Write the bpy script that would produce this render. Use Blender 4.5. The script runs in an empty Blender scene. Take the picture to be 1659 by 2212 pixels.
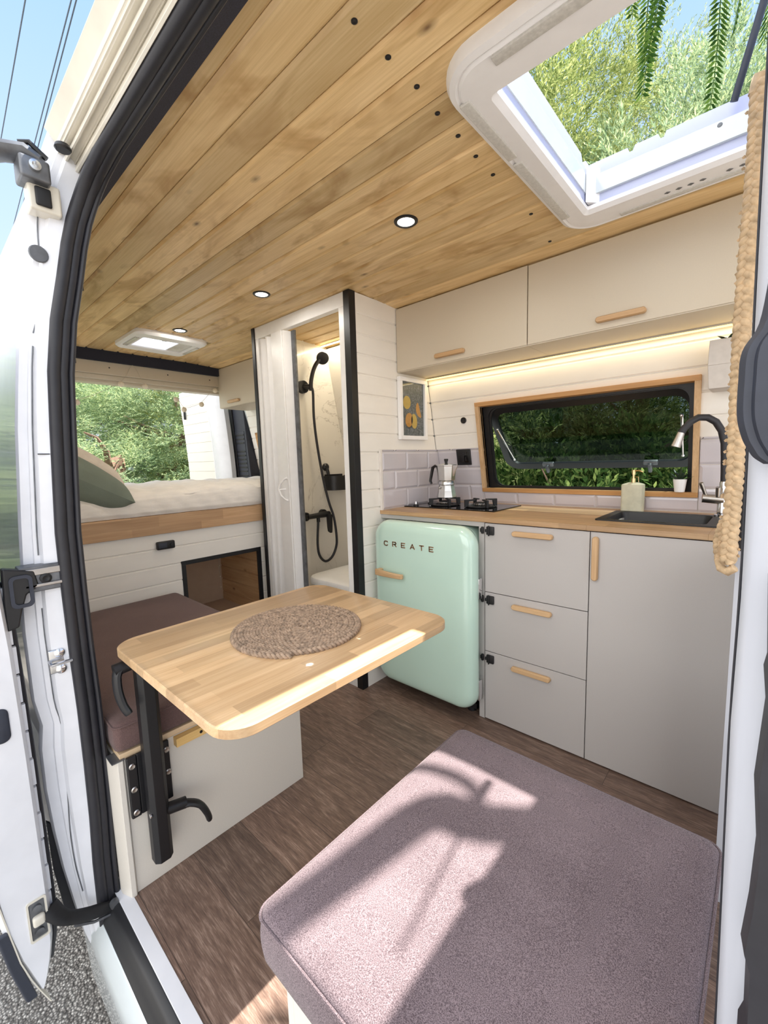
import bpy, bmesh, math, random
import numpy as np
from mathutils import Vector, Matrix
random.seed(7)
rng = np.random.default_rng(11)
scn = bpy.context.scene
COL = scn.collection
ORG = {}
PI = math.pi

# ------------------------------------------------------------------ mesh builder
class MB:
    def __init__(s):
        s.v = []; s.f = []
    def add(s, vs, fs):
        o = len(s.v)
        s.v += [tuple(p) for p in vs]
        s.f += [tuple(i + o for i in f) for f in fs]
        return s
    def box(s, x0, y0, z0, x1, y1, z1):
        if x0 > x1: x0, x1 = x1, x0
        if y0 > y1: y0, y1 = y1, y0
        if z0 > z1: z0, z1 = z1, z0
        return s.add([(x0,y0,z0),(x1,y0,z0),(x1,y1,z0),(x0,y1,z0),(x0,y0,z1),(x1,y0,z1),(x1,y1,z1),(x0,y1,z1)],
                     [(3,2,1,0),(4,5,6,7),(0,1,5,4),(1,2,6,5),(2,3,7,6),(3,0,4,7)])
    def hexa(s, bot, top):
        return s.add(list(bot) + list(top), [(3,2,1,0),(4,5,6,7),(0,1,5,4),(1,2,6,5),(2,3,7,6),(3,0,4,7)])
    def cyl(s, p0, p1, r0, r1=None, n=20):
        r1 = r0 if r1 is None else r1
        return s.tube([p0, p1], [r0, r1], n)
    def tube(s, pts, r, n=8, closed=False, flat=None):
        P = [Vector(p) for p in pts]; m = len(P)
        R = r if isinstance(r, (list, tuple)) else [r] * m
        up = Vector((0, 0, 1)); prev = None; rings = []
        for i in range(m):
            if closed: t = P[(i+1) % m] - P[i-1]
            elif i == 0: t = P[1] - P[0]
            elif i == m-1: t = P[-1] - P[-2]
            else: t = P[i+1] - P[i-1]
            t.normalize()
            if prev is None:
                a = t.cross(up)
                if a.length < 1e-3: a = t.cross(Vector((1, 0, 0)))
            else:
                a = prev - t * prev.dot(t)
            a.normalize(); b = t.cross(a); prev = a
            ky = 1 if flat is None else flat
            rings.append([P[i] + (a * math.cos(2*PI*k/n) + b * math.sin(2*PI*k/n) * ky) * R[i] for k in range(n)])
        vs = [tuple(q) for ring in rings for q in ring]; fs = []
        last = m if closed else m - 1
        for i in range(last):
            j = (i + 1) % m
            for k in range(n):
                fs.append((i*n+k, i*n+(k+1) % n, j*n+(k+1) % n, j*n+k))
        if not closed:
            fs.append(tuple(reversed(range(n)))); fs.append(tuple((m-1)*n + k for k in range(n)))
        return s.add(vs, fs)
    def lathe(s, prof, c, n=24, ax='z', caps=True):
        vs = []; fs = []; m = len(prof)
        for (r, h) in prof:
            for k in range(n):
                a = 2*PI*k/n; u, w = r*math.cos(a), r*math.sin(a)
                d = (u, w, h) if ax == 'z' else ((u, h, w) if ax == 'y' else (h, u, w))
                vs.append((c[0]+d[0], c[1]+d[1], c[2]+d[2]))
        for i in range(m-1):
            for k in range(n):
                fs.append((i*n+k, i*n+(k+1) % n, (i+1)*n+(k+1) % n, (i+1)*n+k))
        if caps:
            fs.append(tuple(reversed(range(n)))); fs.append(tuple((m-1)*n+k for k in range(n)))
        return s.add(vs, fs)
    def sph(s, c, r, nu=14, nv=9):
        r = (r, r, r) if isinstance(r, (int, float)) else r
        prof = [(max(1e-4, math.sin(PI*i/(nv-1))), -math.cos(PI*i/(nv-1))) for i in range(nv)]
        vs = []; fs = []
        for (q, h) in prof:
            for k in range(nu):
                a = 2*PI*k/nu
                vs.append((c[0]+r[0]*q*math.cos(a), c[1]+r[1]*q*math.sin(a), c[2]+r[2]*h))
        for i in range(nv-1):
            for k in range(nu):
                fs.append((i*nu+k, i*nu+(k+1) % nu, (i+1)*nu+(k+1) % nu, (i+1)*nu+k))
        return s.add(vs, fs)
    def prism(s, poly, vec):
        n = len(poly); vec = Vector(vec)
        a = [Vector(p) for p in poly]
        vs = a + [p + vec for p in a]
        fs = [tuple(reversed(range(n))), tuple(range(n, 2*n))]
        fs += [(k, (k+1) % n, n+(k+1) % n, n+k) for k in range(n)]
        return s.add(vs, fs)
    def skin(s, rings, closed=True, caps=True):
        n = len(rings[0]); fs = []; vs = [p for r in rings for p in r]
        for i in range(len(rings)-1):
            for k in range(n if closed else n-1):
                fs.append((i*n+k, i*n+(k+1) % n, (i+1)*n+(k+1) % n, (i+1)*n+k))
        if caps:
            fs.append(tuple(reversed(range(n)))); fs.append(tuple((len(rings)-1)*n+k for k in range(n)))
        return s.add(vs, fs)
    def grid(s, fn, nu, nv):
        vs = [fn(i/nu, j/nv) for j in range(nv+1) for i in range(nu+1)]
        fs = [(j*(nu+1)+i, j*(nu+1)+i+1, (j+1)*(nu+1)+i+1, (j+1)*(nu+1)+i) for j in range(nv) for i in range(nu)]
        return s.add(vs, fs)
    def rbox(s, x0, y0, z0, x1, y1, z1, r, seg=3):
        bm = bmesh.new()
        bmesh.ops.create_cube(bm, size=1)
        for v in bm.verts:
            v.co = ((x0+x1)/2 + v.co.x*(x1-x0), (y0+y1)/2 + v.co.y*(y1-y0), (z0+z1)/2 + v.co.z*(z1-z0))
        bmesh.ops.bevel(bm, geom=bm.edges[:], offset=r, segments=seg, profile=.5, affect='EDGES')
        bm.verts.index_update()
        s.add([v.co[:] for v in bm.verts], [[v.index for v in f.verts] for f in bm.faces]); bm.free()
        return s
    def map(s, fn):
        s.v = [tuple(fn(Vector(p))) for p in s.v]; return s

def rrect(u0, u1, v0, v1, r, seg=6):
    out = []
    for (cu, cv, a0) in ((u1-r, v1-r, 0), (u0+r, v1-r, 90), (u0+r, v0+r, 180), (u1-r, v0+r, 270)):
        for k in range(seg+1):
            a = math.radians(a0 + 90*k/seg)
            out.append((cu + r*math.cos(a), cv + r*math.sin(a)))
    return out

def rplate(mb, u0, u1, v0, v1, r, rings, ax='y', seg=6):
    """rounded-rectangle plate: rings = [(inset, depth)...] along axis ax"""
    R = []
    for (ins, d) in rings:
        rr = max(r - ins, .0015)
        p = rrect(u0+ins, u1-ins, v0+ins, v1-ins, rr, seg)
        if ax == 'y': R.append([(u, d, v) for u, v in p])
        elif ax == 'z': R.append([(u, v, d) for u, v in p])
        else: R.append([(d, u, v) for u, v in p])
    mb.skin(R); return mb

def frame_rr(mb, outer, inner, d0, d1, ax='y', seg=6):
    """closed ring between two rounded rectangles (u0,u1,v0,v1,r), depth d0..d1"""
    def P(q, d):
        p = rrect(*q, seg)
        return [((u, d, v) if ax == 'y' else ((u, v, d) if ax == 'z' else (d, u, v))) for u, v in p]
    rings = [P(outer, d0), P(outer, d1), P(inner, d1), P(inner, d0), P(outer, d0)]
    mb.skin(rings, caps=False); return mb

# ------------------------------------------------------------------ objects
def build(name, mb, mat, parent=None, bev=0, seg=2, ang=38, smooth=True, sub=0):
    o0 = Vector((0, 0, 0))
    if parent is not None: o0 = ORG[parent.name]
    me = bpy.data.meshes.new(name)
    V = [(p[0]-o0.x, p[1]-o0.y, p[2]-o0.z) for p in mb.v]
    me.from_pydata(V, [], mb.f); me.update()
    bm = bmesh.new(); bm.from_mesh(me)
    bmesh.ops.recalc_face_normals(bm, faces=bm.faces[:]); bm.to_mesh(me); bm.free()
    me.materials.append(mat)
    ob = bpy.data.objects.new(name, me); COL.objects.link(ob)
    if smooth:
        me.polygons.foreach_set('use_smooth', [True]*len(me.polygons))
        me.set_sharp_from_angle(angle=math.radians(ang))
    if bev:
        b = ob.modifiers.new('bevel', 'BEVEL'); b.width = bev; b.segments = seg
        b.limit_method = 'ANGLE'; b.angle_limit = math.radians(32); b.harden_normals = True
    if sub:
        q = ob.modifiers.new('sub', 'SUBSURF'); q.levels = sub; q.render_levels = sub
    if parent is not None: ob.parent = parent
    ORG[ob.name] = o0
    return ob

def thing(name, label, cat, loc=(0, 0, 0), group=None):
    o = bpy.data.objects.new(name, None); COL.objects.link(o)
    o.location = loc; o.empty_display_size = .05
    ORG[o.name] = Vector(loc)
    return tag(o, label, cat, group)

def tag(o, label, cat, group=None, kind=None):
    o['label'] = label; o['category'] = cat
    if group: o['group'] = group
    if kind: o['kind'] = kind
    return o

def recenter(o, loc):
    """move the origin of a parentless mesh thing to its base"""
    L = Vector(loc)
    o.data.transform(Matrix.Translation(-L)); o.location = L; ORG[o.name] = L
    return o

def struct(name, mb, mat, **k):
    o = build(name, mb, mat, **k)
    if o.parent is None: o['kind'] = 'structure'
    return o

def smooth_path(P, k=5):
    P = [Vector(p) for p in P]; out = []
    for i in range(len(P)-1):
        p0, p1, p2, p3 = P[max(i-1, 0)], P[i], P[i+1], P[min(i+2, len(P)-1)]
        for j in range(k):
            t = j/k; out.append(.5*((2*p1) + (p2-p0)*t + (2*p0-5*p1+4*p2-p3)*t*t + (3*p1-p0-3*p2+p3)*t**3))
    out.append(P[-1]); return out

# ------------------------------------------------------------------ materials
def lin(c):
    return tuple(((x/255)/12.92 if x/255 <= .04045 else ((x/255+.055)/1.055)**2.4) for x in c)

class NT:
    def __init__(s, name):
        s.m = bpy.data.materials.new(name); s.m.use_nodes = True
        s.t = s.m.node_tree; s.n = s.t.nodes; s.l = s.t.links
        s.b = s.n['Principled BSDF']; s.out = s.n['Material Output']
    def node(s, typ, **kw):
        q = s.n.new(typ)
        for k, v in kw.items():
            if k.startswith('i_'): q.inputs[k[2:].replace('_', ' ')].default_value = v
            else: setattr(q, k, v)
        return q
    def link(s, a, b): s.l.new(a, b)
    def coord(s, scale=(1, 1, 1), rot=(0, 0, 0), kind='Object'):
        tc = s.node('ShaderNodeTexCoord'); mp = s.node('ShaderNodeMapping')
        mp.inputs['Scale'].default_value = scale; mp.inputs['Rotation'].default_value = rot
        s.link(tc.outputs[kind], mp.inputs['Vector']); return mp.outputs['Vector']
    def noise(s, vec, scale=5, detail=4, rough=.55, dist=0):
        q = s.node('ShaderNodeTexNoise'); q.inputs['Scale'].default_value = scale
        q.inputs['Detail'].default_value = detail; q.inputs['Roughness'].default_value = rough
        q.inputs['Distortion'].default_value = dist
        s.link(vec, q.inputs['Vector']); return q.outputs['Fac']
    def ramp(s, fac, stops, interp='LINEAR'):
        q = s.node('ShaderNodeValToRGB'); e = q.color_ramp.elements; q.color_ramp.interpolation = interp
        while len(e) < len(stops): e.new(.5)
        for i, (p, c) in enumerate(stops):
            e[i].position = p
            e[i].color = (c, c, c, 1) if isinstance(c, (int, float)) else (*c, 1)
        s.link(fac, q.inputs['Fac']); return q.outputs['Color']
    def mix(s, a, b, fac, mode='MIX'):
        q = s.node('ShaderNodeMix', data_type='RGBA', blend_type=mode)
        for sock, v in ((q.inputs[0], fac), (q.inputs[6], a), (q.inputs[7], b)):
            if isinstance(v, bpy.types.NodeSocket): s.link(v, sock)
            elif isinstance(v, tuple): sock.default_value = (*v, 1) if len(v) == 3 else v
            else: sock.default_value = v
        return q.outputs[2]
    def math(s, op, a, b=None):
        q = s.node('ShaderNodeMath', operation=op)
        for sock, v in ((q.inputs[0], a), (q.inputs[1], b)):
            if v is None: continue
            if isinstance(v, bpy.types.NodeSocket): s.link(v, sock)
            else: sock.default_value = v
        return q.outputs[0]
    def bump(s, h, strength=.2, dist=.002):
        q = s.node('ShaderNodeBump'); q.inputs['Strength'].default_value = strength
        q.inputs['Distance'].default_value = dist
        s.link(h, q.inputs['Height']); s.link(q.outputs['Normal'], s.b.inputs['Normal'])
    def set(s, rough=.5, metal=0, spec=None, coat=None):
        s.b.inputs['Roughness'].default_value = rough; s.b.inputs['Metallic'].default_value = metal
        if spec is not None: s.b.inputs['Specular IOR Level'].default_value = spec
        if coat is not None: s.b.inputs['Coat Weight'].default_value = coat; s.b.inputs['Coat Roughness'].default_value = .05
        return s.m
    def col(s, c):
        if isinstance(c, bpy.types.NodeSocket): s.link(c, s.b.inputs['Base Color'])
        else: s.b.inputs['Base Color'].default_value = (*c, 1)

def plain(name, c, rough=.5, metal=0, var=.06, scale=25, bump=0, bscale=None, spec=None, coat=None, stretch=(1, 1, 1)):
    t = NT(name); c = lin(c)
    f = t.noise(t.coord(stretch), scale, 3)
    t.col(t.ramp(f, [(.3, tuple(x*(1-var) for x in c)), (.7, tuple(min(1, x*(1+var)) for x in c))]))
    if bump: t.bump(t.noise(t.coord(stretch), bscale or scale*4, 2), bump, .001)
    return t.set(rough, metal, spec, coat)

def wood(name, c1, c2, axis='x', grain=60, knots=False, block=None, rough=.5, seam=None, pitch=None, off=0, c3=None, coat=None, contrast=1.0):
    """axis = direction of the fibres; block=(len,width,plane) adds glued staves; pitch = board width across"""
    t = NT(name); c1, c2 = lin(c1), lin(c2)
    st = {'x': (1.2, grain, grain), 'y': (grain, 1.2, grain), 'z': (grain, grain, 1.2)}[axis]
    tc = t.node('ShaderNodeTexCoord'); vec = tc.outputs['Object']
    sx = t.node('ShaderNodeSeparateXYZ'); t.link(vec, sx.inputs[0])
    if pitch:
        across = sx.outputs['Y' if axis == 'x' else 'X']
        idn = t.math('FLOOR', t.math('DIVIDE', t.math('SUBTRACT', across, off), pitch))
        wn = t.node('ShaderNodeTexWhiteNoise', noise_dimensions='1D'); t.link(idn, wn.inputs['W'])
        cmb = t.node('ShaderNodeCombineXYZ')
        t.link(t.math('MULTIPLY', wn.outputs['Value'], 7.3), cmb.inputs['X' if axis == 'x' else 'Y'])
        va = t.node('ShaderNodeVectorMath', operation='ADD'); t.link(vec, va.inputs[0]); t.link(cmb.outputs[0], va.inputs[1])
        vec = va.outputs[0]
    def mapped(sc):
        mp = t.node('ShaderNodeMapping'); mp.inputs['Scale'].default_value = sc
        t.link(vec, mp.inputs['Vector']); return mp.outputs['Vector']
    fine = t.noise(mapped(st), 3.0, 5, .6)
    mid = t.noise(mapped(tuple(x if x < 2 else x*.16 for x in st)), 2.2, 4, .5, .8)
    f = t.math('ADD', t.math('MULTIPLY', fine, .45*contrast), t.math('MULTIPLY', mid, .55*contrast))
    f = t.math('ADD', f, .5*(1-contrast))
    colr = t.ramp(f, [(.33, c1), (.66, c2)])
    if c3 is not None:
        st2 = t.noise(mapped(tuple(2.0 if x < 2 else 5.0 for x in st)), 1.7, 3, .55, 1.2)
        colr = t.mix(colr, lin(c3), t.ramp(st2, [(.50, 0.0), (.72, .8)]), 'MIX')
    if pitch:
        colr = t.mix(colr, t.ramp(wn.outputs['Value'], [(0, (.80, .80, .78)), (1, (1.12, 1.10, 1.06))]), 1.0, 'MULTIPLY')
    if knots:
        kv = mapped({'x': (6.5, 13, 13), 'y': (13, 6.5, 13), 'z': (13, 13, 6.5)}[axis])
        vo = t.node('ShaderNodeTexVoronoi'); vo.inputs['Scale'].default_value = 1.0; vo.inputs['Randomness'].default_value = 1
        t.link(kv, vo.inputs['Vector'])
        sel = t.node('ShaderNodeSeparateColor'); t.link(vo.outputs['Color'], sel.inputs[0])
        on = t.math('GREATER_THAN', sel.outputs[0], .55)
        k = t.math('MULTIPLY', t.ramp(vo.outputs['Distance'], [(.03, 1.0), (.075, .5), (.17, 0.0)]), on)
        colr = t.mix(colr, lin((92, 56, 26)), t.math('MULTIPLY', k, .85))
    if block:
        L, W, pl = block
        sx2 = t.node('ShaderNodeSeparateXYZ'); t.link(tc.outputs['Object'], sx2.inputs[0])
        cb = t.node('ShaderNodeCombineXYZ'); t.link(sx2.outputs[pl[0].upper()], cb.inputs[0]); t.link(sx2.outputs[pl[1].upper()], cb.inputs[1])
        br = t.node('ShaderNodeTexBrick'); br.offset = .37; br.squash = 1; br.inputs['Scale'].default_value = 1
        br.inputs['Mortar Size'].default_value = 0 if seam is None else seam
        br.inputs['Mortar Smooth'].default_value = .1; br.inputs['Bias'].default_value = 0
        br.inputs['Brick Width'].default_value = L; br.inputs['Row Height'].default_value = W
        br.inputs['Color1'].default_value = (.74, .72, .70, 1); br.inputs['Color2'].default_value = (1.12, 1.12, 1.12, 1)
        br.inputs['Mortar'].default_value = (.35, .33, .32, 1)
        t.link(cb.outputs[0], br.inputs['Vector'])
        colr = t.mix(colr, br.outputs['Color'], 1.0, 'MULTIPLY')
    t.col(colr); t.bump(fine, .12, .0006)
    return t.set(rough, 0, None, coat)

def emit(name, c, strength):
    t = NT(name); t.n.remove(t.b)
    e = t.node('ShaderNodeEmission'); e.inputs['Strength'].default_value = strength
    f = t.noise(t.coord(), 8, 1)
    t.link(t.ramp(f, [(.3, tuple(x*.97 for x in lin(c))), (.7, lin(c))]), e.inputs['Color'])
    t.link(e.outputs[0], t.out.inputs['Surface']); return t.m

def glassy(name, tint, refl=.08, rough=.02):
    """thin pane: tinted see-through plus a mirror share that grows at grazing angles"""
    t = NT(name); t.n.remove(t.b)
    tr = t.node('ShaderNodeBsdfTransparent'); gl = t.node('ShaderNodeBsdfGlossy'); gl.inputs['Roughness'].default_value = rough
    f = t.noise(t.coord(), 4, 1)
    t.link(t.ramp(f, [(.3, tuple(x*.96 for x in tint)), (.7, tint)]), tr.inputs['Color'])
    lw = t.node('ShaderNodeLayerWeight'); fz = t.math('MULTIPLY', t.math('POWER', lw.outputs['Facing'], 4.0), .7)
    mx = t.node('ShaderNodeMixShader')
    t.link(t.math('ADD', fz, refl*.3), mx.inputs[0]); t.link(tr.outputs[0], mx.inputs[1]); t.link(gl.outputs[0], mx.inputs[2])
    t.link(mx.outputs[0], t.out.inputs['Surface']); return t.m

def leafm(name, c1, c2, c3, trans=.32):
    t = NT(name); t.n.remove(t.b)
    geo = t.node('ShaderNodeNewGeometry')
    big = t.noise(t.coord(), 1.6, 3)
    f = t.math('ADD', t.math('MULTIPLY', geo.outputs['Random Per Island'], .5), t.math('MULTIPLY', big, .5))
    c = t.ramp(f, [(.25, lin(c1)), (.5, lin(c2)), (.75, lin(c3))])
    d = t.node('ShaderNodeBsdfDiffuse'); r = t.node('ShaderNodeBsdfTranslucent'); mx = t.node('ShaderNodeMixShader')
    t.link(c, d.inputs['Color']); t.link(c, r.inputs['Color']); mx.inputs[0].default_value = trans
    t.link(d.outputs[0], mx.inputs[1]); t.link(r.outputs[0], mx.inputs[2]); t.link(mx.outputs[0], t.out.inputs['Surface'])
    return t.m

def acrylic(name, c, trans=.5, rough=.3):
    t = NT(name); c = lin(c); t.n.remove(t.b)
    d = t.node('ShaderNodeBsdfDiffuse'); r = t.node('ShaderNodeBsdfTranslucent'); g = t.node('ShaderNodeBsdfGlossy')
    g.inputs['Roughness'].default_value = rough
    f = t.noise(t.coord(), 3, 2); cc = t.ramp(f, [(.3, tuple(x*.97 for x in c)), (.7, c)])
    t.link(cc, d.inputs['Color']); t.link(cc, r.inputs['Color'])
    m1 = t.node('ShaderNodeMixShader'); m1.inputs[0].default_value = trans; t.link(d.outputs[0], m1.inputs[1]); t.link(r.outputs[0], m1.inputs[2])
    m2 = t.node('ShaderNodeMixShader'); m2.inputs[0].default_value = .05; t.link(m1.outputs[0], m2.inputs[1]); t.link(g.outputs[0], m2.inputs[2])
    t.link(m2.outputs[0], t.out.inputs['Surface']); return t.m

def fabric(name, c1, c2, scale=900, stretch=(1, 1, 1), bump=.35):
    t = NT(name)
    f = t.noise(t.coord(stretch), scale*.35, 3, .7); g = t.noise(t.coord(), 6, 2)
    f2 = t.math('ADD', t.math('MULTIPLY', f, .85), t.math('MULTIPLY', g, .15))
    t.col(t.ramp(f2, [(.40, lin(c1)), (.62, lin(c2))]))
    t.bump(t.noise(t.coord(stretch), scale, 2), bump, .001)
    t.b.inputs['Sheen Weight'].default_value = .15
    return t.set(.95, 0, .1)

M = {}
M['pine'] = wood('stained_pine_boards', (206, 172, 116), (240, 212, 164), 'x', 62, knots=True, pitch=.091, off=.508, c3=(176, 136, 80), rough=.42)
M['oak'] = wood('oiled_oak', (172, 136, 98), (206, 172, 132), 'x', 90, block=(.42, .07, 'xy'), rough=.38)
M['oak_handle'] = wood('oak_handle_wood', (186, 148, 106), (216, 182, 140), 'x', 120, rough=.45)
M['oak_handle_z'] = wood('oak_handle_wood_upright', (186, 148, 106), (216, 182, 140), 'z', 120, rough=.45)
M['frame_oak'] = wood('window_frame_oak', (176, 128, 78), (206, 158, 104), 'x', 70, rough=.45)
M['beech'] = wood('glued_beech_staves', (186, 148, 106), (224, 192, 150), 'y', 90, block=(.30, .042, 'yx'), rough=.36, coat=.15, contrast=.8)
M['bedwood'] = wood('bed_board_wood', (184, 146, 108), (212, 176, 138), 'y', 80, block=(.35, .05, 'yz'), rough=.5)
M['ply'] = wood('raw_plywood_edge', (196, 166, 128), (226, 200, 166), 'y', 90, rough=.6)
M['batten'] = wood('pine_batten', (202, 160, 92), (228, 192, 128), 'y', 80, rough=.55)
M['brownpine'] = wood('locker_pine_boards', (178, 136, 98), (208, 170, 130), 'x', 50, knots=True, rough=.6)
M['mdf'] = plain('brown_board', (186, 158, 134), .7, var=.03)
M['floor'] = None
M['white_plank'] = plain('white_painted_boards', (240, 236, 229), .45, var=.02, scale=6, bump=.08, bscale=60, stretch=(1, 1, 3))
M['cab'] = plain('warm_grey_laminate', (184, 180, 178), .42, var=.015, scale=300)
M['cab_warm'] = plain('cream_laminate', (204, 193, 174), .45, var=.015, scale=300)
M['bench_panel'] = plain('cream_bench_laminate', (214, 208, 198), .5, var=.02, scale=300)
M['white'] = plain('white_plastic', (243, 242, 242), .35, var=.02)
M['paint'] = plain('white_car_paint', (226, 227, 232), .28, var=.05, scale=9, coat=.4)
M['paint_cream'] = plain('cream_grey_car_paint', (216, 210, 196), .3, var=.06, scale=12, coat=.3)
M['pillar_paint'] = plain('white_paint_shaded', (186, 189, 198), .45, var=.06, scale=40, stretch=(1, 1, .1))  # white pillar paint, greyed so its colour carries the shade
M['skin'] = plain('glossy_white_body_paint', (206, 214, 216), .12, var=.05, scale=5, coat=1.0)
M['rubber'] = plain('black_rubber_seal', (36, 36, 42), .5, var=.15, scale=30, bump=.1)
M['felt'] = plain('black_felt', (46, 48, 62), .98, var=.5, scale=400, bump=.5, bscale=700)
M['black'] = plain('matt_black_paint', (24, 24, 27), .42, var=.08)
M['black_gloss'] = plain('black_glass', (10, 10, 12), .05, var=.03)
M['anth'] = plain('anthracite_plastic', (46, 50, 62), .55, var=.08, scale=60, bump=.1)
M['iron'] = plain('black_cast_iron', (26, 26, 28), .6, var=.2, scale=80)
M['chrome'] = plain('polished_chrome', (225, 225, 228), .12, 1, var=.03)
M['steel'] = plain('brushed_steel', (186, 182, 178), .3, 1, var=.05, scale=80)
M['alu'] = plain('cast_aluminium', (206, 206, 206), .25, 1, var=.06, scale=40)
M['greysteel'] = plain('worn_grey_steel', (112, 114, 118), .45, .7, var=.25, scale=30)
M['mint'] = plain('mint_enamel', (198, 227, 214), .16, var=.02, scale=4, coat=.8)
M['copper'] = plain('rose_copper', (176, 140, 110), .3, .7, var=.05)
M['tile'] = plain('glazed_lilac_grey_tile', (203, 198, 204), .12, var=.04, scale=5, coat=.6)
M['grout'] = plain('white_grout', (226, 220, 214), .8, var=.03)
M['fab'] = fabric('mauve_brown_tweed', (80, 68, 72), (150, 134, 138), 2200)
M['fab_shaded'] = fabric('shaded_cushion_fabric', (88, 68, 66), (116, 94, 90), 2200)  # same cushion fabric as above, with the shade darkened into its colour
M['bedding'] = plain('cream_cotton_muslin', (246, 240, 232), .95, var=.05, scale=14, bump=.5, bscale=80, stretch=(1, 1, 4))
M['green'] = plain('sage_green_cotton', (122, 132, 120), .95, var=.06, scale=10, bump=.3, bscale=200)
M['rib'] = plain('beige_ribbed_cotton', (216, 204, 190), .95, var=.06, scale=30)
M['straw'] = plain('braided_straw', (200, 174, 140), .8, var=.28, scale=60, bump=.4, bscale=200)
M['seagrass'] = plain('twisted_seagrass', (158, 136, 116), .85, var=.42, scale=70, bump=.5, bscale=300)
M['stone'] = plain('pale_green_stone', (196, 192, 170), .7, var=.10, scale=30, bump=.2)
M['brass'] = plain('pale_brass', (222, 196, 150), .2, 1, var=.04)
M['concrete'] = plain('pale_stone_planter', (206, 200, 194), .8, var=.05, scale=40)
M['clear'] = glassy('clear_glass', (.93, .95, .95))
M['tint'] = glassy('tinted_acrylic', (.38, .43, .42), .05)
M['darkpane'] = glassy('dark_side_glass', (.03, .03, .03), .10)
M['blind'] = acrylic('white_roof_acrylic', (206, 212, 240), .22)
M['milky'] = acrylic('milky_roof_dome', (238, 242, 250), .75)
M['lightcover'] = plain('ribbed_light_cover', (208, 206, 200), .25, var=.10, scale=120, bump=.6, bscale=160)
M['led'] = emit('warm_led_strip', (255, 214, 120), 4.0)
M['led_shower'] = emit('shower_led_strip', (255, 232, 170), 16.0)
M['lens'] = emit('downlight_lens', (255, 250, 240), 12.0)
M['bulb'] = plain('cream_fairy_bulb', (226, 214, 192), .35, var=.04)
M['wire'] = plain('pale_wire', (200, 190, 172), .6)
M['cable'] = plain('dark_cable', (70, 84, 100), .6)
M['leafA'] = leafm('juniper_leaf', (92, 110, 60), (146, 160, 98), (204, 206, 140))
M['leafB'] = leafm('cypress_leaf', (104, 128, 96), (160, 182, 144), (214, 222, 168))
M['leafC'] = leafm('pinnate_leaf', (30, 52, 22), (50, 78, 32), (84, 110, 48))
M['leafD'] = leafm('dark_shrub_leaf', (44, 66, 34), (80, 108, 56), (140, 156, 90))
M['succ'] = plain('dark_succulent', (50, 66, 48), .45, var=.2, scale=60)
M['bark'] = plain('reddish_bark', (122, 96, 80), .9, var=.3, scale=20, bump=.8, bscale=30, stretch=(1, 1, .25))
M['soil'] = plain('potting_soil', (52, 40, 32), 1, var=.3, scale=80)

def floor_mat():
    t = NT('dark_oak_vinyl_planks')
    tc = t.node('ShaderNodeTexCoord')
    br = t.node('ShaderNodeTexBrick'); br.offset = .41; br.inputs['Scale'].default_value = 1
    br.inputs['Brick Width'].default_value = .92; br.inputs['Row Height'].default_value = .152
    br.inputs['Mortar Size'].default_value = .0012; br.inputs['Mortar Smooth'].default_value = .3; br.inputs['Bias'].default_value = 0
    br.inputs['Color1'].default_value = (.74, .74, .74, 1); br.inputs['Color2'].default_value = (1.15, 1.12, 1.10, 1); br.inputs['Mortar'].default_value = (.4, .4, .4, 1)
    t.link(tc.outputs['Object'], br.inputs['Vector'])
    sep = t.node('ShaderNodeSeparateColor'); t.link(br.outputs['Color'], sep.inputs[0])
    cmb = t.node('ShaderNodeCombineXYZ'); t.link(t.math('MULTIPLY', sep.outputs[0], 13.0), cmb.inputs[0]); t.link(t.math('MULTIPLY', sep.outputs[0], 5.0), cmb.inputs[2])
    va = t.node('ShaderNodeVectorMath', operation='ADD'); t.link(tc.outputs['Object'], va.inputs[0]); t.link(cmb.outputs[0], va.inputs[1])
    def mp(sc):
        q = t.node('ShaderNodeMapping'); q.inputs['Scale'].default_value = sc; t.link(va.outputs[0], q.inputs['Vector']); return q.outputs['Vector']
    fine = t.noise(mp((11, 190, 1)), 2, 5, .7); mid = t.noise(mp((1.6, 11, 1)), 2.4, 5, .55, 2.6)
    f = t.math('ADD', t.math('MULTIPLY', fine, .6), t.math('MULTIPLY', mid, .4))
    c = t.ramp(f, [(.34, lin((80, 63, 56))), (.52, lin((122, 100, 88))), (.68, lin((172, 150, 136)))])
    t.col(t.mix(c, br.outputs['Color'], 1.0, 'MULTIPLY')); t.bump(fine, .15, .0005)
    return t.set(.42, 0)
M['floor'] = floor_mat()

def ground_mat():
    t = NT('chipped_gravel_asphalt')
    vo = t.node('ShaderNodeTexVoronoi'); vo.inputs['Scale'].default_value = 120
    t.link(t.coord(), vo.inputs['Vector'])
    sep = t.node('ShaderNodeSeparateColor'); t.link(vo.outputs['Color'], sep.inputs[0])
    c = t.ramp(sep.outputs[0], [(0, lin((148, 142, 136))), (.5, lin((188, 182, 174))), (1, lin((236, 231, 222)))])
    e = t.ramp(vo.outputs['Distance'], [(.25, 1.0), (.6, .35)])
    big = t.ramp(t.noise(t.coord(), 1.2, 3), [(.35, .85), (.7, 1.1)])
    t.col(t.mix(t.mix(c, e, 1.0, 'MULTIPLY'), big, 1.0, 'MULTIPLY'))
    t.bump(t.math('SUBTRACT', 1.0, vo.outputs['Distance']), .8, .006)
    return t.set(.9, 0, .2)
M['ground'] = ground_mat()

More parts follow.
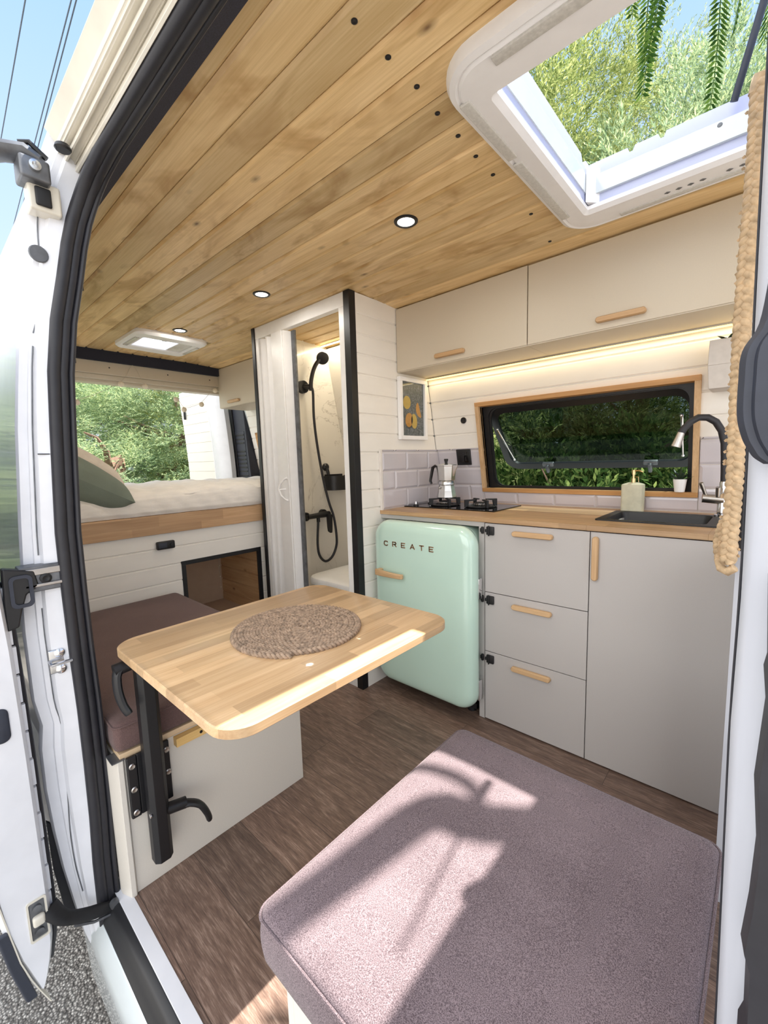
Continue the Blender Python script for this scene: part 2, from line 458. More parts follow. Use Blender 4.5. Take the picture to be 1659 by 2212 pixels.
def marble_mat():
    t = NT('white_marble_panel')
    n1 = t.noise(t.coord(), 2.2, 6, .6, 1.4)
    v = t.math('ABSOLUTE', t.math('SUBTRACT', n1, .5))
    vein = t.ramp(v, [(0, .55), (.004, .30), (.014, 0.0)])
    msk = t.ramp(t.noise(t.coord(), 1.9, 2), [(.55, 0.0), (.66, 1.0)])
    base = t.ramp(t.noise(t.coord(), 1.5, 3), [(.3, lin((224, 219, 210))), (.7, lin((236, 232, 224)))])
    t.col(t.mix(base, lin((150, 140, 130)), t.math('MULTIPLY', vein, msk)))
    return t.set(.25, 0, None, .3)
M['marble'] = marble_mat()

def lemon_print():
    t = NT('lemon_print_paper')
    g = t.noise(t.coord(), 24, 3, .5, 2.0)
    v = t.math('ABSOLUTE', t.math('SUBTRACT', g, .5))
    t.col(t.ramp(v, [(0, lin((150, 152, 160))), (.03, lin((112, 112, 112))), (.1, lin((92, 96, 96)))]))
    return t.set(.5)
M['print'] = lemon_print()
M['lemon'] = plain('lemon_yellow_ink', (232, 192, 92), .6, var=.06, scale=60)
M['orange'] = plain('orange_ink', (226, 162, 76), .6, var=.08, scale=60)
SUN_E, SKY_E, SKY_FILL, DOWN_E, LED_E, EXPO = 14.5, 1.25, 2.4, 2.0, .75, 0.03
# ================================================================== SETTING: the van
def W(z): return 2.17 - .1875*(z - .9)              # inner face of the leaning kitchen-side wall
def ys(z): return float(np.interp(z, [-.4,-.1,.1,.3,.6,.76,1.0,1.22,1.39,1.5,1.61,1.70,1.75,1.83,1.87,2.0],
                                  [.262,.264,.264,.271,.271,.267,.269,.281,.292,.308,.332,.350,.364,.395,.41,.45]))
PH, PI_ = .733, .0925
def shiplap(mb, u0, u1, v0, v1, fn, hole=None, phase=PH, pitch=PI_, th=.014, gw=.0055, gd=.007):
    rects = [(u0, u1, v0, v1)]
    if hole:
        a0, a1, b0, b1 = hole; rects = []
        if b0 > v0: rects.append((u0, u1, v0, b0))
        if b1 < v1: rects.append((u0, u1, b1, v1))
        if a0 > u0: rects.append((u0, a0, max(b0, v0), min(b1, v1)))
        if a1 < u1: rects.append((a1, u1, max(b0, v0), min(b1, v1)))
    for (p0, p1, q0, q1) in rects:
        k = math.ceil((q0 + gw - phase)/pitch); prof = [(q0, 0)]
        while phase + k*pitch < q1 - gw:
            g = phase + k*pitch
            prof += [(g-gw, 0), (g-.0008, -gd), (g+.0008, -gd), (g+gw, 0)]; k += 1
        prof.append((q1, 0))
        n = len(prof)
        vs = []; fs = []
        for u in (p0, p1):
            vs += [fn(u, v, d) for v, d in prof] + [fn(u, v, -th) for v, d in prof]
        for i in range(n-1):
            fs.append((i, i+1, 2*n+i+1, 2*n+i)); fs.append((n+i, 3*n+i, 3*n+i+1, n+i+1))
            fs.append((i, n+i, n+i+1, i+1)); fs.append((2*n+i, 2*n+i+1, 3*n+i+1, 3*n+i))
        fs.append((0, 2*n, 3*n, n)); fs.append((n-1, 2*n-1, 4*n-1, 3*n-1))
        mb.add(vs, fs)
    return mb

# ---- floor, sill
mb = MB(); mb.box(-3.55, .292, -.03, .9, 2.25, 0); struct('floor', mb, M['floor'])
mb = MB(); mb.box(-1.30, .262, -.03, .9, .2925, .003); struct('trim_1', mb, M['paint'], bev=.001)
mb = MB()                                              # black step rubber
prof = [(.262, .001), (.262, -.07), (.228, -.07), (.226, -.053), (.236, -.035), (.243, -.012), (.25, -.004)]
mb.prism([(-1.42, y, z) for y, z in prof], (2.3, 0, 0)); struct('trim_2', mb, M['black'], bev=.002)
mb = MB()                                              # white outer sill
prof = [(.226, -.056), (.207, -.10), (.203, -.15), (.212, -.32), (.30, -.34), (.30, -.06)]
mb.prism([(-1.40, y, z) for y, z in prof], (2.3, 0, 0)); struct('wall_sill', mb, M['skin'], bev=.006)

# ---- ceiling boards with openings for the two roof windows
HF = (-.475, -.03, .915, 1.525); HR = (-3.0, -2.75, 1.03, 1.33)
def ceil_z(y): return 1.935 - .03*max(0, y-1.5)**1.1*1.6
mb = MB()
k0 = math.floor((.46-.508)/.091); ylist = [.46]
k = k0
while .508 + k*.091 < 2.12:
    g = .508 + k*.091
    if g > .47: ylist.append(g)
    k += 1
ylist.append(2.12)
for a, b in zip(ylist[:-1], ylist[1:]):
    segs = [(-3.34, .9)]
    for (hx0, hx1, hy0, hy1) in (HF, HR):
        if b > hy0 - .03 and a < hy1 + .03:
            segs = [s for (p, q) in segs for s in (((p, hx0-.03), (hx1+.03, q)) if p < hx0 < q else ((p, q),))]
    for (x0, x1) in segs:
        prof = [(a+.0008, .0065), (a+.0085, 0), (b-.0085, 0), (b-.0008, .0065), (b-.0008, .018), (a+.0008, .018)]
        mb.prism([(x0, y, ceil_z(y)+d) for y, d in prof], (x1-x0, 0, 0))
ceiling = struct('ceiling', mb, M['pine'], ang=20)
scr = [(-.601,.625),(-.603,.719),(-.603,.811),(-.612,.9),(-.615,.992),(-.62,1.086),(-.623,1.185),(-.627,1.451),(-.646,1.661)]
for x, y in scr:
    mb = MB(); mb.lathe([(.0062, .0), (.0062, -.0012), (.004, -.0022), (.0012, -.0012)], (x, y, ceil_z(y)), 12)
    build('screw', mb, M['black'], ceiling)
# sub-deck behind the boards, outer roof skin with the same openings
def slab(mb, x0, x1, y0, y1, z0, z1, holes):
    xs = sorted({x0, x1, *[h[0] for h in holes], *[h[1] for h in holes]}); yy = sorted({y0, y1, *[h[2] for h in holes], *[h[3] for h in holes]})
    for i in range(len(xs)-1):
        for j in range(len(yy)-1):
            cx, cy = (xs[i]+xs[i+1])/2, (yy[j]+yy[j+1])/2
            if any(h[0] < cx < h[1] and h[2] < cy < h[3] for h in holes): continue
            mb.box(xs[i], yy[j], z0, xs[i+1], yy[j+1], z1)
mb = MB(); slab(mb, -3.6, .9, .40, 2.18, 1.957, 2.01, [HF, HR]); struct('roof', mb, M['skin'])

# ---- felt strip between door rubber and boards, header rail, body side
mb = MB()
mb.prism([(-3.45, .385, 1.862), (-3.45, .392, 1.858), (-3.45, .474, 1.931), (-3.45, .474, 1.95), (-3.45, .40, 1.95)], (4.35, 0, 0))
struct('trim_3', mb, M['felt'])
hp = [(.20, 1.675), (.216, 1.6945), (.2405, 1.7235), (.2425, 1.719), (.247, 1.7235), (.2495, 1.728), (.254, 1.734), (.2565, 1.730), (.262, 1.7395), (.2655, 1.744),
      (.281, 1.7715), (.2825, 1.763), (.288, 1.763), (.297, 1.7765), (.3005, 1.793), (.3055, 1.800), (.321, 1.8185), (.327, 1.8215), (.3335, 1.8345), (.335, 1.829), (.343, 1.831), (.359, 1.852), (.361, 1.869),
      (.41, 1.95), (.42, 2.02), (.30, 1.99), (.215, 1.80), (.19, 1.70)]
def ray_to_header(p):
    (y, z) = p; A, B = (.3017, 1.942), (.362, 1.868); k = (z-1.15)/y; dy, dz = B[0]-A[0], B[1]-A[1]
    t = (k*A[0] - (A[1]-1.15))/(dz - k*dy); q = (A[0]+t*dy, A[1]+t*dz)
    n = (.193, -.162); o = ((y-.20)*n[0] + (z-1.675)*n[1])/.252       # relief of ridges and channels
    return (q[0]-o*1.2, q[1]-o*.9)
hp = [ray_to_header(p) for p in hp[:23]] + [(.41, 1.95), (.42, 2.02), (.335, 2.01), (.312, 1.958)]
mb = MB(); mb.prism([(-1.30, y, z) for y, z in hp], (2.2, 0, 0)); struct('wall_header', mb, M['paint_cream'], ang=60, bev=.0012, seg=1)

# C-pillar jamb: face from the seal out to the flange, then the body side running to the rear
zz = [-.20, -.09, .02, .12, .23, .35, .46, .52, .59, .76, .85, .93, 1.03, 1.25, 1.35, 1.47, 1.54, 1.655, 1.75, 1.82, 1.90, 1.97]
yo = [.215, .192, .178, .166, .157, .151, .152, .160, .150, .150, .153, .163, .169, .185, .196, .210, .216, .231, .251, .267, .296, .32]
def jamb_ring(z, y):
    yi = ys(z) - .030
    if z > 1.75: yi = ys(z) - .03
    w = yi - y
    return [(-1.275, yi+.03, z), (-1.272, yi, z), (-1.276, yi-.08*w, z), (-1.283, yi-.50*w, z), (-1.296, yi-.56*w, z), (-1.299, yi-.70*w, z), (-1.308, yi-.715*w, z), (-1.313, yi-.95*w, z),
            (-1.322, y+.0015, z), (-1.331, y, z), (-1.36, y+.012, z), (-3.6, y+.014, z), (-3.6, y+.055, z), (-1.36, y+.055, z), (-1.36, yi+.03, z)]
mb = MB(); mb.skin([jamb_ring(z, y) for z, y in zip(zz, yo)], caps=True); jamb = struct('wall_side', mb, M['paint'], ang=25)
mb = MB(); mb.lathe([(.002, -.010), (.006, -.010), (.0065, -.004), (.017, -.003), (.019, .001), (.017, .003)], (-1.281, .26, 1.646), 20, 'x')
mb.map(lambda p: p); build('bolt', mb, M['greysteel'], jamb)
def weld(pts, r=.0016):
    mb = MB(); mb.tube(pts, r, 6); return mb
build('seam', weld([(-1.2955, ys(z)-.03-.6*(ys(z)-.03-float(np.interp(z, zz, yo))), z) for z in np.linspace(.95, 1.44, 22)]), M['greysteel'], jamb)
build('seam', weld([(-1.297, ys(z)-.03-.6*(ys(z)-.03-float(np.interp(z, zz, yo)))+.012*math.sin((z-1.47)*16), z) for z in np.linspace(1.47, 1.80, 22)]), M['greysteel'], jamb)
build('seam', weld([(-1.2955, ys(z)-.03-(.58+.07*math.sin(z*11)*(z < .55))*(ys(z)-.03-float(np.interp(z, zz, yo))), z) for z in np.linspace(.04, .82, 34)], .0013), M['greysteel'], jamb)
build('seam', weld([(-1.279, ys(1.19)-.03-a, 1.19) for a in np.linspace(0, .036, 5)]), M['greysteel'], jamb)
# striker on the jamb
mb = MB(); mb.rbox(-1.287, .186, .655, -1.279, .232, .715, .003); st = build('striker_plate', mb, M['alu'], jamb)
mb = MB(); mb.tube([(-1.28, .188, .688), (-1.262, .188, .684), (-1.262, .228, .684), (-1.28, .228, .688)], .0045, 8)
mb.lathe([(.011, 0), (.011, .006), (.006, .008)], (-1.281, .208, .705), 16, 'x'); mb.lathe([(.011, 0), (.011, .006), (.006, .008)], (-1.281, .208, .664), 16, 'x')
build('striker_loop', mb, M['chrome'], jamb)
# groove of the middle door rail with its steel end bracket
mb = MB(); mb.box(-1.312, .150, .868, -1.268, .240, .930); build('rail_pocket', mb, M['greysteel'], jamb, bev=.003)
mb = MB(); mb.box(-1.272, .158, .880, -1.262, .236, .888); mb.box(-1.272, .158, .908, -1.264, .236, .924); build('rail_end', mb, M['steel'], jamb, bev=.002)
mb = MB(); mb.lathe([(.012, 0), (.012, .004), (.007, .007), (.003, .004)], (-1.268, .198, .898), 18, 'x'); build('rail_bolt', mb, M['iron'], jamb)

# ---- door seal: two rubber lips following the opening
path = [(-1.27, ys(z), z) for z in (-.10, 0, .12, .25, .4, .55, .7, .85, 1.0, 1.12, 1.25, 1.38, 1.5, 1.6, 1.68, 1.74)]
path += [(-1.262, .372, 1.775), (-1.245, .383, 1.81), (-1.215, .392, 1.838), (-1.17, .397, 1.856), (-1.12, .399, 1.864), (-1.0, .40, 1.866), (-.6, .40, 1.866), (-.1, .40, 1.866), (.5, .40, 1.866)]
def offs(dy, dx=0): return [(x+dx*min(1, max(0, (1.86-z)*8)), y-dy, z-(.004 if z > 1.85 else 0)) for x, y, z in path]
mb = MB(); mb.tube(offs(.030), .0135, 12); mb.tube(offs(.012, -.004), .0125, 12); mb.tube(offs(-.004, .004), .006, 8)
struct('trim_4', mb, M['rubber'])
mb = MB()                                             # torn edge clips behind the seal
for i, z in enumerate(np.linspace(.2, 1.62, 17)):
    mb.box(-1.292, ys(z)+.002, z-.030, -1.288, ys(z)+.0085+.002*(i % 3), z+.026)
struct('trim_5', mb, M['black'])

# ---- inner lining of the rear, left of the bed (door side)
mb = MB(); mb.box(-3.45, .255, -.02, -1.42, .275, 1.62); struct('wall_near', mb, M['white_plank'])
mb = MB(); mb.hexa([(-3.45,.27,1.6),(-1.42,.27,1.6),(-1.42,.28,1.6),(-3.45,.28,1.6)], [(-3.45,.45,1.95),(-1.42,.45,1.95),(-1.42,.46,1.95),(-3.45,.46,1.95)]); struct('wall_near_upper', mb, M['white_plank'])

# ---- kitchen-side wall
fk = lambda u, v, d: (u, W(v) - d, v)
WIN = (-1.165, -.235, .985, 1.425)
mb = MB(); shiplap(mb, -1.476, .9, .86, 1.93, fk, hole=WIN); struct('wall_back', mb, M['white_plank'], ang=20)
mb = MB(); shiplap(mb, -3.42, -2.30, .86, 1.93, fk, hole=(-3.30, -2.45, 1.0, 1.41)); struct('wall_rear_side', mb, M['white_plank'], ang=20)
def slab_wall(x0, x1, hole):
    mb = MB()
    a0, a1, b0, b1 = hole
    for (p0, p1, q0, q1) in ((x0, x1, -.35, b0), (x0, x1, b1, 2.0), (x0, a0, b0, b1), (a1, x1, b0, b1)):
        mb.hexa([(p0, W(q0)+.016, q0), (p1, W(q0)+.016, q0), (p1, W(q0)+.055, q0), (p0, W(q0)+.055, q0)],
                [(p0, W(q1)+.016, q1), (p1, W(q1)+.016, q1), (p1, W(q1)+.055, q1), (p0, W(q1)+.055, q1)])
    return mb
struct('wall_outer', slab_wall(-2.30, .9, WIN), M['skin']); struct('wall_outer_rear', slab_wall(-3.70, -2.305, (-3.30, -2.45, 1.0, 1.41)), M['skin'])

# ---- shower cabin side facing the kitchen
fl = lambda u, v, d: (-1.476 + d, u, v)
mb = MB(); shiplap(mb, 1.474, 2.6, 0, 1.93, fl); mb.map(lambda p: Vector((p.x, min(p.y, W(p.z)-.004), p.z))); struct('wall_left', mb, M['white_plank'], ang=20)

# ---- tiles
def tiles(fn, u0, u1, v0, v1, tw=.195, th=.0975, off=0):
    mb = MB(); row = 0; v = v0
    while v < v1 - .01:
        vt = min(v+th, v1); u = u0 - (tw*.5 if (row+off) % 2 else 0)
        while u < u1 - .004:
            a, b = max(u, u0), min(u+tw, u1)
            if b - a > .012:
                p = .0016; q = .011
                base = [fn(a+p, v+p, 0), fn(b-p, v+p, 0), fn(b-p, vt-p, 0), fn(a+p, vt-p, 0)]
                mid = [fn(a+p, v+p, .003), fn(b-p, v+p, .003), fn(b-p, vt-p, .003), fn(a+p, vt-p, .003)]
                qa = q if a == u else p; qb = q if b == u+tw else p
                top = [fn(a+qa, v+q, .007), fn(b-qb, v+q, .007), fn(b-qb, vt-min(q, (vt-v)*.3), .007), fn(a+qa, vt-min(q, (vt-v)*.3), .007)]
                mb.add(base+mid+top, [(0,1,5,4),(1,2,6,5),(2,3,7,6),(3,0,4,7),(4,5,9,8),(5,6,10,9),(6,7,11,10),(7,4,8,11),(8,9,10,11),(3,2,1,0)])
            u += tw
        v += th; row += 1
    return mb
fkt = lambda u, v, d: (u, W(v) - .004 - d, v)
flt = lambda u, v, d: (-1.474 + d, u, v)
mb = MB(); mb.hexa([(-1.475, 1.612, .902), (-1.4695, 1.612, .902), (-1.4695, W(.902), .902), (-1.475, W(.902), .902)],
                   [(-1.475, 1.612, 1.21), (-1.4695, 1.612, 1.21), (-1.4695, W(1.21), 1.21), (-1.475, W(1.21), 1.21)])
mb.box(-1.475, 1.608, .902, -1.462, 1.620, 1.21)
for (a, b, c, d) in ((-1.472, -1.188, .902, 1.21), (-1.188, -.212, .902, .966), (-.212, -.02, .902, 1.21)):
    mb.add([fk(a, c, -.001), fk(b, c, -.001), fk(b, d, -.001), fk(a, d, -.001), fk(a, c, .0042), fk(b, c, .0042), fk(b, d, .0042), fk(a, d, .0042)],
           [(3,2,1,0),(4,5,6,7),(0,1,5,4),(1,2,6,5),(2,3,7,6),(3,0,4,7)])
struct('trim_6', mb, M['grout'])
flt2 = lambda u, v, d: (-1.4697 + d, min(u, W(v)-.006), v)
t = tiles(flt2, 1.621, 2.16, .9045, 1.207, off=0); struct('wall_tiles_left', t, M['tile'], ang=12)
t = tiles(fkt, -1.464, -1.188, .9045, 1.207, off=0)
a = tiles(fkt, -1.187, -.213, .9045, .9645, off=0); t.add(a.v, a.f)
a = tiles(fkt, -.212, -.03, .9045, 1.207, off=1); t.add(a.v, a.f)
struct('wall_tiles_back', t, M['tile'], ang=12)

# ---- window_1: hinged acrylic kitchen window in an oak lining
def bar(mb, a, b, c, d, d0, d1):
    mb.add([fk(a, c, d0), fk(b, c, d0), fk(b, d, d0), fk(a, d, d0), fk(a, c, d1), fk(b, c, d1), fk(b, d, d1), fk(a, d, d1)],
           [(3,2,1,0),(4,5,6,7),(0,1,5,4),(1,2,6,5),(2,3,7,6),(3,0,4,7)])
w1 = bpy.data.objects.new('window_1', None); COL.objects.link(w1); w1.location = (-.7, W(.97), .97); w1['kind'] = 'structure'; ORG['window_1'] = Vector(w1.location)
mb = MB(); fw = .021
bar(mb, -1.186, -.214, .966, .966+fw, -.045, .020); bar(mb, -1.186, -.214, 1.442-fw, 1.442, -.045, .020)
build('wood_lining', mb, M['frame_oak'], w1, bev=.0012)
mb = MB(); bar(mb, -1.186, -1.186+fw, .966+fw, 1.442-fw, -.045, .020); bar(mb, -.214-fw, -.214, .966+fw, 1.442-fw, -.045, .020)
build('wood_lining', mb, M['oak_handle_z'], w1, bev=.0012)
mb = MB(); frame_rr(mb, (-1.165, -.235, .987, 1.421, .004), (-1.128, -.256, 1.000, 1.408, .05), -.052, -.040)
frame_rr(mb, (-1.165, -.235, .987, 1.421, .004), (-1.138, -.250, .997, 1.411, .05), -.040, -.030)
mb.map(lambda p: Vector((p.x, W(p.z) - p.y, p.z))); build('black_frame', mb, M['black'], w1, ang=30)
# sash swung outwards, hinged along its top edge
th = math.radians(38); HZ = 1.405; HY = W(HZ) + .058
def sash(p):   # p=(x, depth, v) v down from hinge
    return Vector((p.x, HY + p.z*math.sin(th) + p.y*math.cos(th), HZ - p.z*math.cos(th) + p.y*math.sin(th)))
mb = MB(); rplate(mb, -1.13, -.245, .0, .395, .06, [(0, -.003), (0, .003)]); mb.map(sash); build('acrylic_pane', mb, M['tint'], w1)
mb = MB(); frame_rr(mb, (-1.150, -.230, -.01, .402, .075), (-1.112, -.262, .022, .366, .055), -.008, .008); mb.map(sash); build('sash_frame', mb, M['black'], w1, ang=30)
for x in (-1.098, -.282):
    mb = MB(); a = Vector((x, W(1.30)+.045, 1.30)); b = sash(Vector((x+.012*(1 if x < -.7 else -1), -.012, .33)))
    m_ = a.lerp(b, .55); mb.cyl(a, m_, .0065, n=10); mb.cyl(m_, b, .0045, n=10); mb.sph(a, .008, 10, 7); mb.sph(b, .008, 10, 7)
    build('stay_arm', mb, M['chrome'], w1)
for x in (-.90, -.42):
    mb = MB(); mb.rbox(-.03+x, -.03, .352, .03+x, -.008, .372, .004); mb.rbox(x-.008, -.05, .355, x+.008, -.028, .40, .004); mb.map(sash)
    build('latch', mb, M['greysteel'], w1)

# ---- window_4: side window beside the bed
w4 = bpy.data.objects.new('window_4', None); COL.objects.link(w4); w4.location = (-2.9, W(1.0), 1.0); w4['kind'] = 'structure'; ORG['window_4'] = Vector(w4.location)
mb = MB()
for q in ((-3.335, -2.42, 1.40, 1.425), (-3.335, -2.42, .985, 1.01), (-3.335, -3.305, .985, 1.425), (-2.45, -2.42, .985, 1.425)): bar(mb, *q, -.04, .014)
build('wood_lining', mb, M['frame_oak'], w4, bev=.001)
mb = MB(); bar(mb, -3.31, -2.44, 1.0, 1.41, -.05, -.042); build('dark_pane', mb, M['darkpane'], w4)

# ---- rear end: header board, black felt band, pillar panel, open rear door
mb = MB(); mb.box(-3.43, .40, 1.865, -3.335, 2.1, 1.955); struct('trim_7', mb, M['felt'])
mb = MB(); mb.box(-3.42, .28, 1.785, -3.36, 2.02, 1.866); mb.box(-3.46, .28, 1.755, -3.385, 2.02, 1.785); mb.box(-3.5, .28, 1.735, -3.42, 2.02, 1.765)
hd = struct('wall_rear', mb, M['cab_warm'], bev=.003)
for y in (1.0, 1.38, 1.70):
    mb = MB(); mb.lathe([(.005, 0), (.005, .0015), (.002, .001)], (-3.361, y, 1.83), 10, 'x'); build('screw', mb, M['black'], hd)
def bar2(mb, a, b, c, d, d0, d1):
    mb.hexa([(a - (1.7-c)*.05, 2.05-d1, c), (b + (1.7-c)*.10, 2.05-d1, c), (b + (1.7-c)*.10, 2.05-d0, c), (a - (1.7-c)*.05, 2.05-d0, c)],
            [(a - (1.7-d)*.05, 2.05-d1, d), (b + (1.7-d)*.10, 2.05-d1, d), (b + (1.7-d)*.10, 2.05-d0, d), (a - (1.7-d)*.05, 2.05-d0, d)])
mb = MB(); bar2(mb, -3.70, -3.475, .85, 1.74, -.09, .01)
pil = struct('wall_rear_pillar', mb, M['anth'], bev=.01)
mb = MB()
def fpp(a, b, c, d, e0, e1):
    bar2(mb, a, b, c, d, e0, e1)
fpp(-3.70, -3.655, .86, 1.73, .008, .024); build('seal_strip', mb, M['rubber'], pil, bev=.006)
mb = MB(); fpp(-3.63, -3.50, .95, 1.45, .008, .014); build('vent_panel', mb, M['anth'], pil, bev=.005)
mb = MB()
for z in (1.42, 1.385, 1.35, 1.275, 1.24, 1.205, 1.17, 1.135, 1.10, 1.06): fpp(-3.62, -3.51, z-.009, z+.003, .012, .0175)
build('vent_slots', mb, M['black'], pil)
# open rear door leaf, hinged at the rear corner
rd = bpy.data.objects.new('door_3', None); COL.objects.link(rd); rd.location = (-3.72, 2.0, -.2); rd['kind'] = 'structure'; ORG['door_3'] = Vector(rd.location)
def dshape(u, v, d): return (u - .10*max(0, (v-1.0)/.8)**1.6, 1.95 - d, v)
mb = MB(); shiplap(mb, -4.42, -3.83, -.15, 1.86, dshape, th=.02, gw=.003); build('board_lining', mb, M['white_plank'], rd, ang=20)
mb = MB(); rings = [[dshape(-3.84, v, .006), dshape(-3.80, v, .03), dshape(-3.66, v, .02), dshape(-3.60, v, -.02), dshape(-3.60, v, -.06), dshape(-4.45, v, -.06), dshape(-4.45, v, -.02), dshape(-3.84, v, -.02)] for v in np.linspace(-.2, 1.9, 14)]
mb.skin(rings); build('leaf_shell', mb, M['paint'], rd, ang=30)
mb = MB(); mb.tube([dshape(-3.835, v, .012) for v in np.linspace(-.1, 1.86, 20)], .009, 8); build('edge_seal', mb, M['white'], rd)
mb = MB(); mb.rbox(-4.40, 1.925, 1.62, -4.385, 1.945, 1.70, .004); build('catch', mb, M['black'], rd)

# ---- sliding door, pushed back outside: front edge in view
d1 = bpy.data.objects.new('door_1', None); COL.objects.link(d1); d1.location = (-1.25, .1, -.17); d1['kind'] = 'structure'; ORG['door_1'] = Vector(d1.location)
zd = [-.105, -.08, -.04, .0, .1, .3, .5, .75, .93, 1.1, 1.5]
yin = [.104, .112, .121, .127, .130, .129, .128, .124, .117, .112, .108]
yot = [.080, .074, .064, .054, .036, .018, .006, -.005, -.01, -.012, -.012]
rings = []
for z, a, b in zip(zd, yin, yot):
    rings.append([(-1.262, a-.004, z), (-1.25, a-.010, z), (-1.25, b+.012, z), (-1.262, b+.005, z), (-1.266, b, z), (-2.35, b, z), (-2.35, a, z), (-1.285, a, z), (-1.275, a-.001, z)])
mb = MB(); mb.skin(rings); build('leaf', mb, M['paint'], d1, ang=30)
mb = MB(); mb.skin([[(-1.272, y, z), (-1.248, y+.003, z), (-1.248, y+.006, z-.002), (-1.272, y+.004, z)] for y, z in ((.030, .20), (.044, .09), (.056, .0), (.070, -.06), (.082, -.10), (.092, -.13), (.099, -.15))]); build('skin_lip', mb, M['paint_cream'], d1)
mb = MB()
for i, z in enumerate(np.linspace(.08, .86, 12)): mb.box(-1.288, float(np.interp(z, zd, yin))-.002, z-.034, -1.276, float(np.interp(z, zd, yin))+.004+.0015*(i % 2), z+.030)
build('hem_flange', mb, M['paint'], d1)
mb = MB(); mb.tube([(-1.30, float(np.interp(z, zd, yin))+.006, z) for z in np.linspace(-.08, .9, 18)], .008, 8); build('edge_rubber', mb, M['rubber'], d1)
def edge_pt(z, y): return (-1.249, y, z)
mb = MB(); rplate(mb, .068, .099, .545, .625, .0145, [(0, -1.252), (0, -1.248), (.003, -1.246)], 'x'); build('oval_buffer', mb, M['anth'], d1)
mb = MB(); frame_rr(mb, (.082, .120, .028, .135, .006), (.086, .116, .033, .130, .004), -1.252, -1.247, 'x'); build('striker_frame', mb, M['paint_cream'], d1)
mb = MB(); mb.rbox(-1.256, .086, .033, -1.249, .116, .130, .002); build('striker_recess', mb, M['greysteel'], d1)
mb = MB(); mb.lathe([(.009, 0), (.009, .006), (.004, .007)], (-1.2495, .101, .112), 14, 'x'); mb.lathe([(.009, 0), (.009, .006), (.004, .007)], (-1.2495, .101, .050), 14, 'x'); build('bolt', mb, M['greysteel'], d1)
mb = MB(); mb.rbox(-1.254, .090, .068, -1.238, .114, .094, .006); build('guide_cone', mb, M['paint_cream'], d1)
mb = MB(); mb.skin([[(-1.262, b-.012, z), (-1.25, b-.008, z), (-1.25, b+.012, z), (-1.262, b+.008, z)] for z, b in ((.09, .036), (.04, .043), (-.02, .052), (-.09, .066), (-.115, .071))]); build('bump_strip', mb, M['anth'], d1, bev=.003)
# hinge arms
mb = MB(); mb.tube(smooth_path([(-1.262, .124, .082), (-1.25, .137, .060), (-1.245, .160, .035), (-1.243, .200, .012), (-1.243, .230, .0), (-1.244, .250, -.01)], 3), [.024, .024, .023, .021, .020, .018, .017, .016, .016, .016, .016, .015, .014, .013, .012, .012], 10, flat=.55); build('lower_arm', mb, M['iron'], d1)
mb = MB(); mb.tube([(-1.238, .165, .012), (-1.236, .205, -.012), (-1.236, .240, -.022)], .0035, 6); build('arm_spring', mb, M['greysteel'], d1)
mb = MB(); mb.lathe([(.011, -.006), (.011, .006)], (-1.236, .252, .0), 14, 'x'); build('arm_roller', mb, M['greysteel'], d1)
mb = MB(); mb.prism([(-1.262, .122, .935), (-1.262, .178, .920), (-1.262, .184, .882), (-1.262, .160, .868), (-1.262, .148, .83), (-1.262, .140, .795), (-1.262, .118, .79), (-1.262, .118, .85)], (-.03, 0, 0)); build('middle_arm', mb, M['black'], d1, bev=.004)
mb = MB(); frame_rr(mb, (.130, .172, .84, .915, .012), (.137, .165, .848, .908, .008), -1.262, -1.2575, 'x'); build('arm_rib', mb, M['anth'], d1)
mb = MB(); mb.rbox(-1.30, .236, 1.788, -1.24, .292, 1.835, .006); build('upper_bracket', mb, M['greysteel'], d1)
mb = MB(); mb.box(-1.305, .250, 1.735, -1.262, .312, 1.80); build('bracket_plate', mb, M['paint_cream'], d1, bev=.006)
mb = MB(); mb.rbox(-1.263, .262, 1.745, -1.255, .292, 1.785, .004); build('bracket_window', mb, M['iron'], d1)
mb = MB(); mb.lathe([(.003, .004), (.006, .009), (.011, .008), (.012, 0)], (-1.24, .263, 1.815), 18, 'x'); build('bracket_bolt', mb, M['alu'], d1)
mb = MB(); mb.tube([(-1.265, .282, 1.838), (-1.275, .255, 1.852), (-1.285, .215, 1.845), (-1.30, .16, 1.822), (-1.31, .09, 1.80), (-1.32, .03, 1.78)], [.024, .030, .030, .028, .032, .032], 12, flat=.6); build('upper_arm', mb, M['greysteel'], d1)
mb = MB(); mb.tube([(-1.255, .29, 1.848), (-1.26, .262, 1.872), (-1.27, .245, 1.868)], .006, 8); mb.lathe([(.014, 0), (.017, .004), (.014, .012)], (-1.232, .318, 1.868), 16, 'z'); build('arm_wheel', mb, M['black'], d1)

mb = MB(); mb.prism([(-1.345, .150, .245), (-1.345, .158, .235), (-1.345, .188, -.055), (-1.345, .168, -.065), (-1.345, .152, .10)], (-.012, 0, 0)); struct('trim_11', mb, M['rubber'])

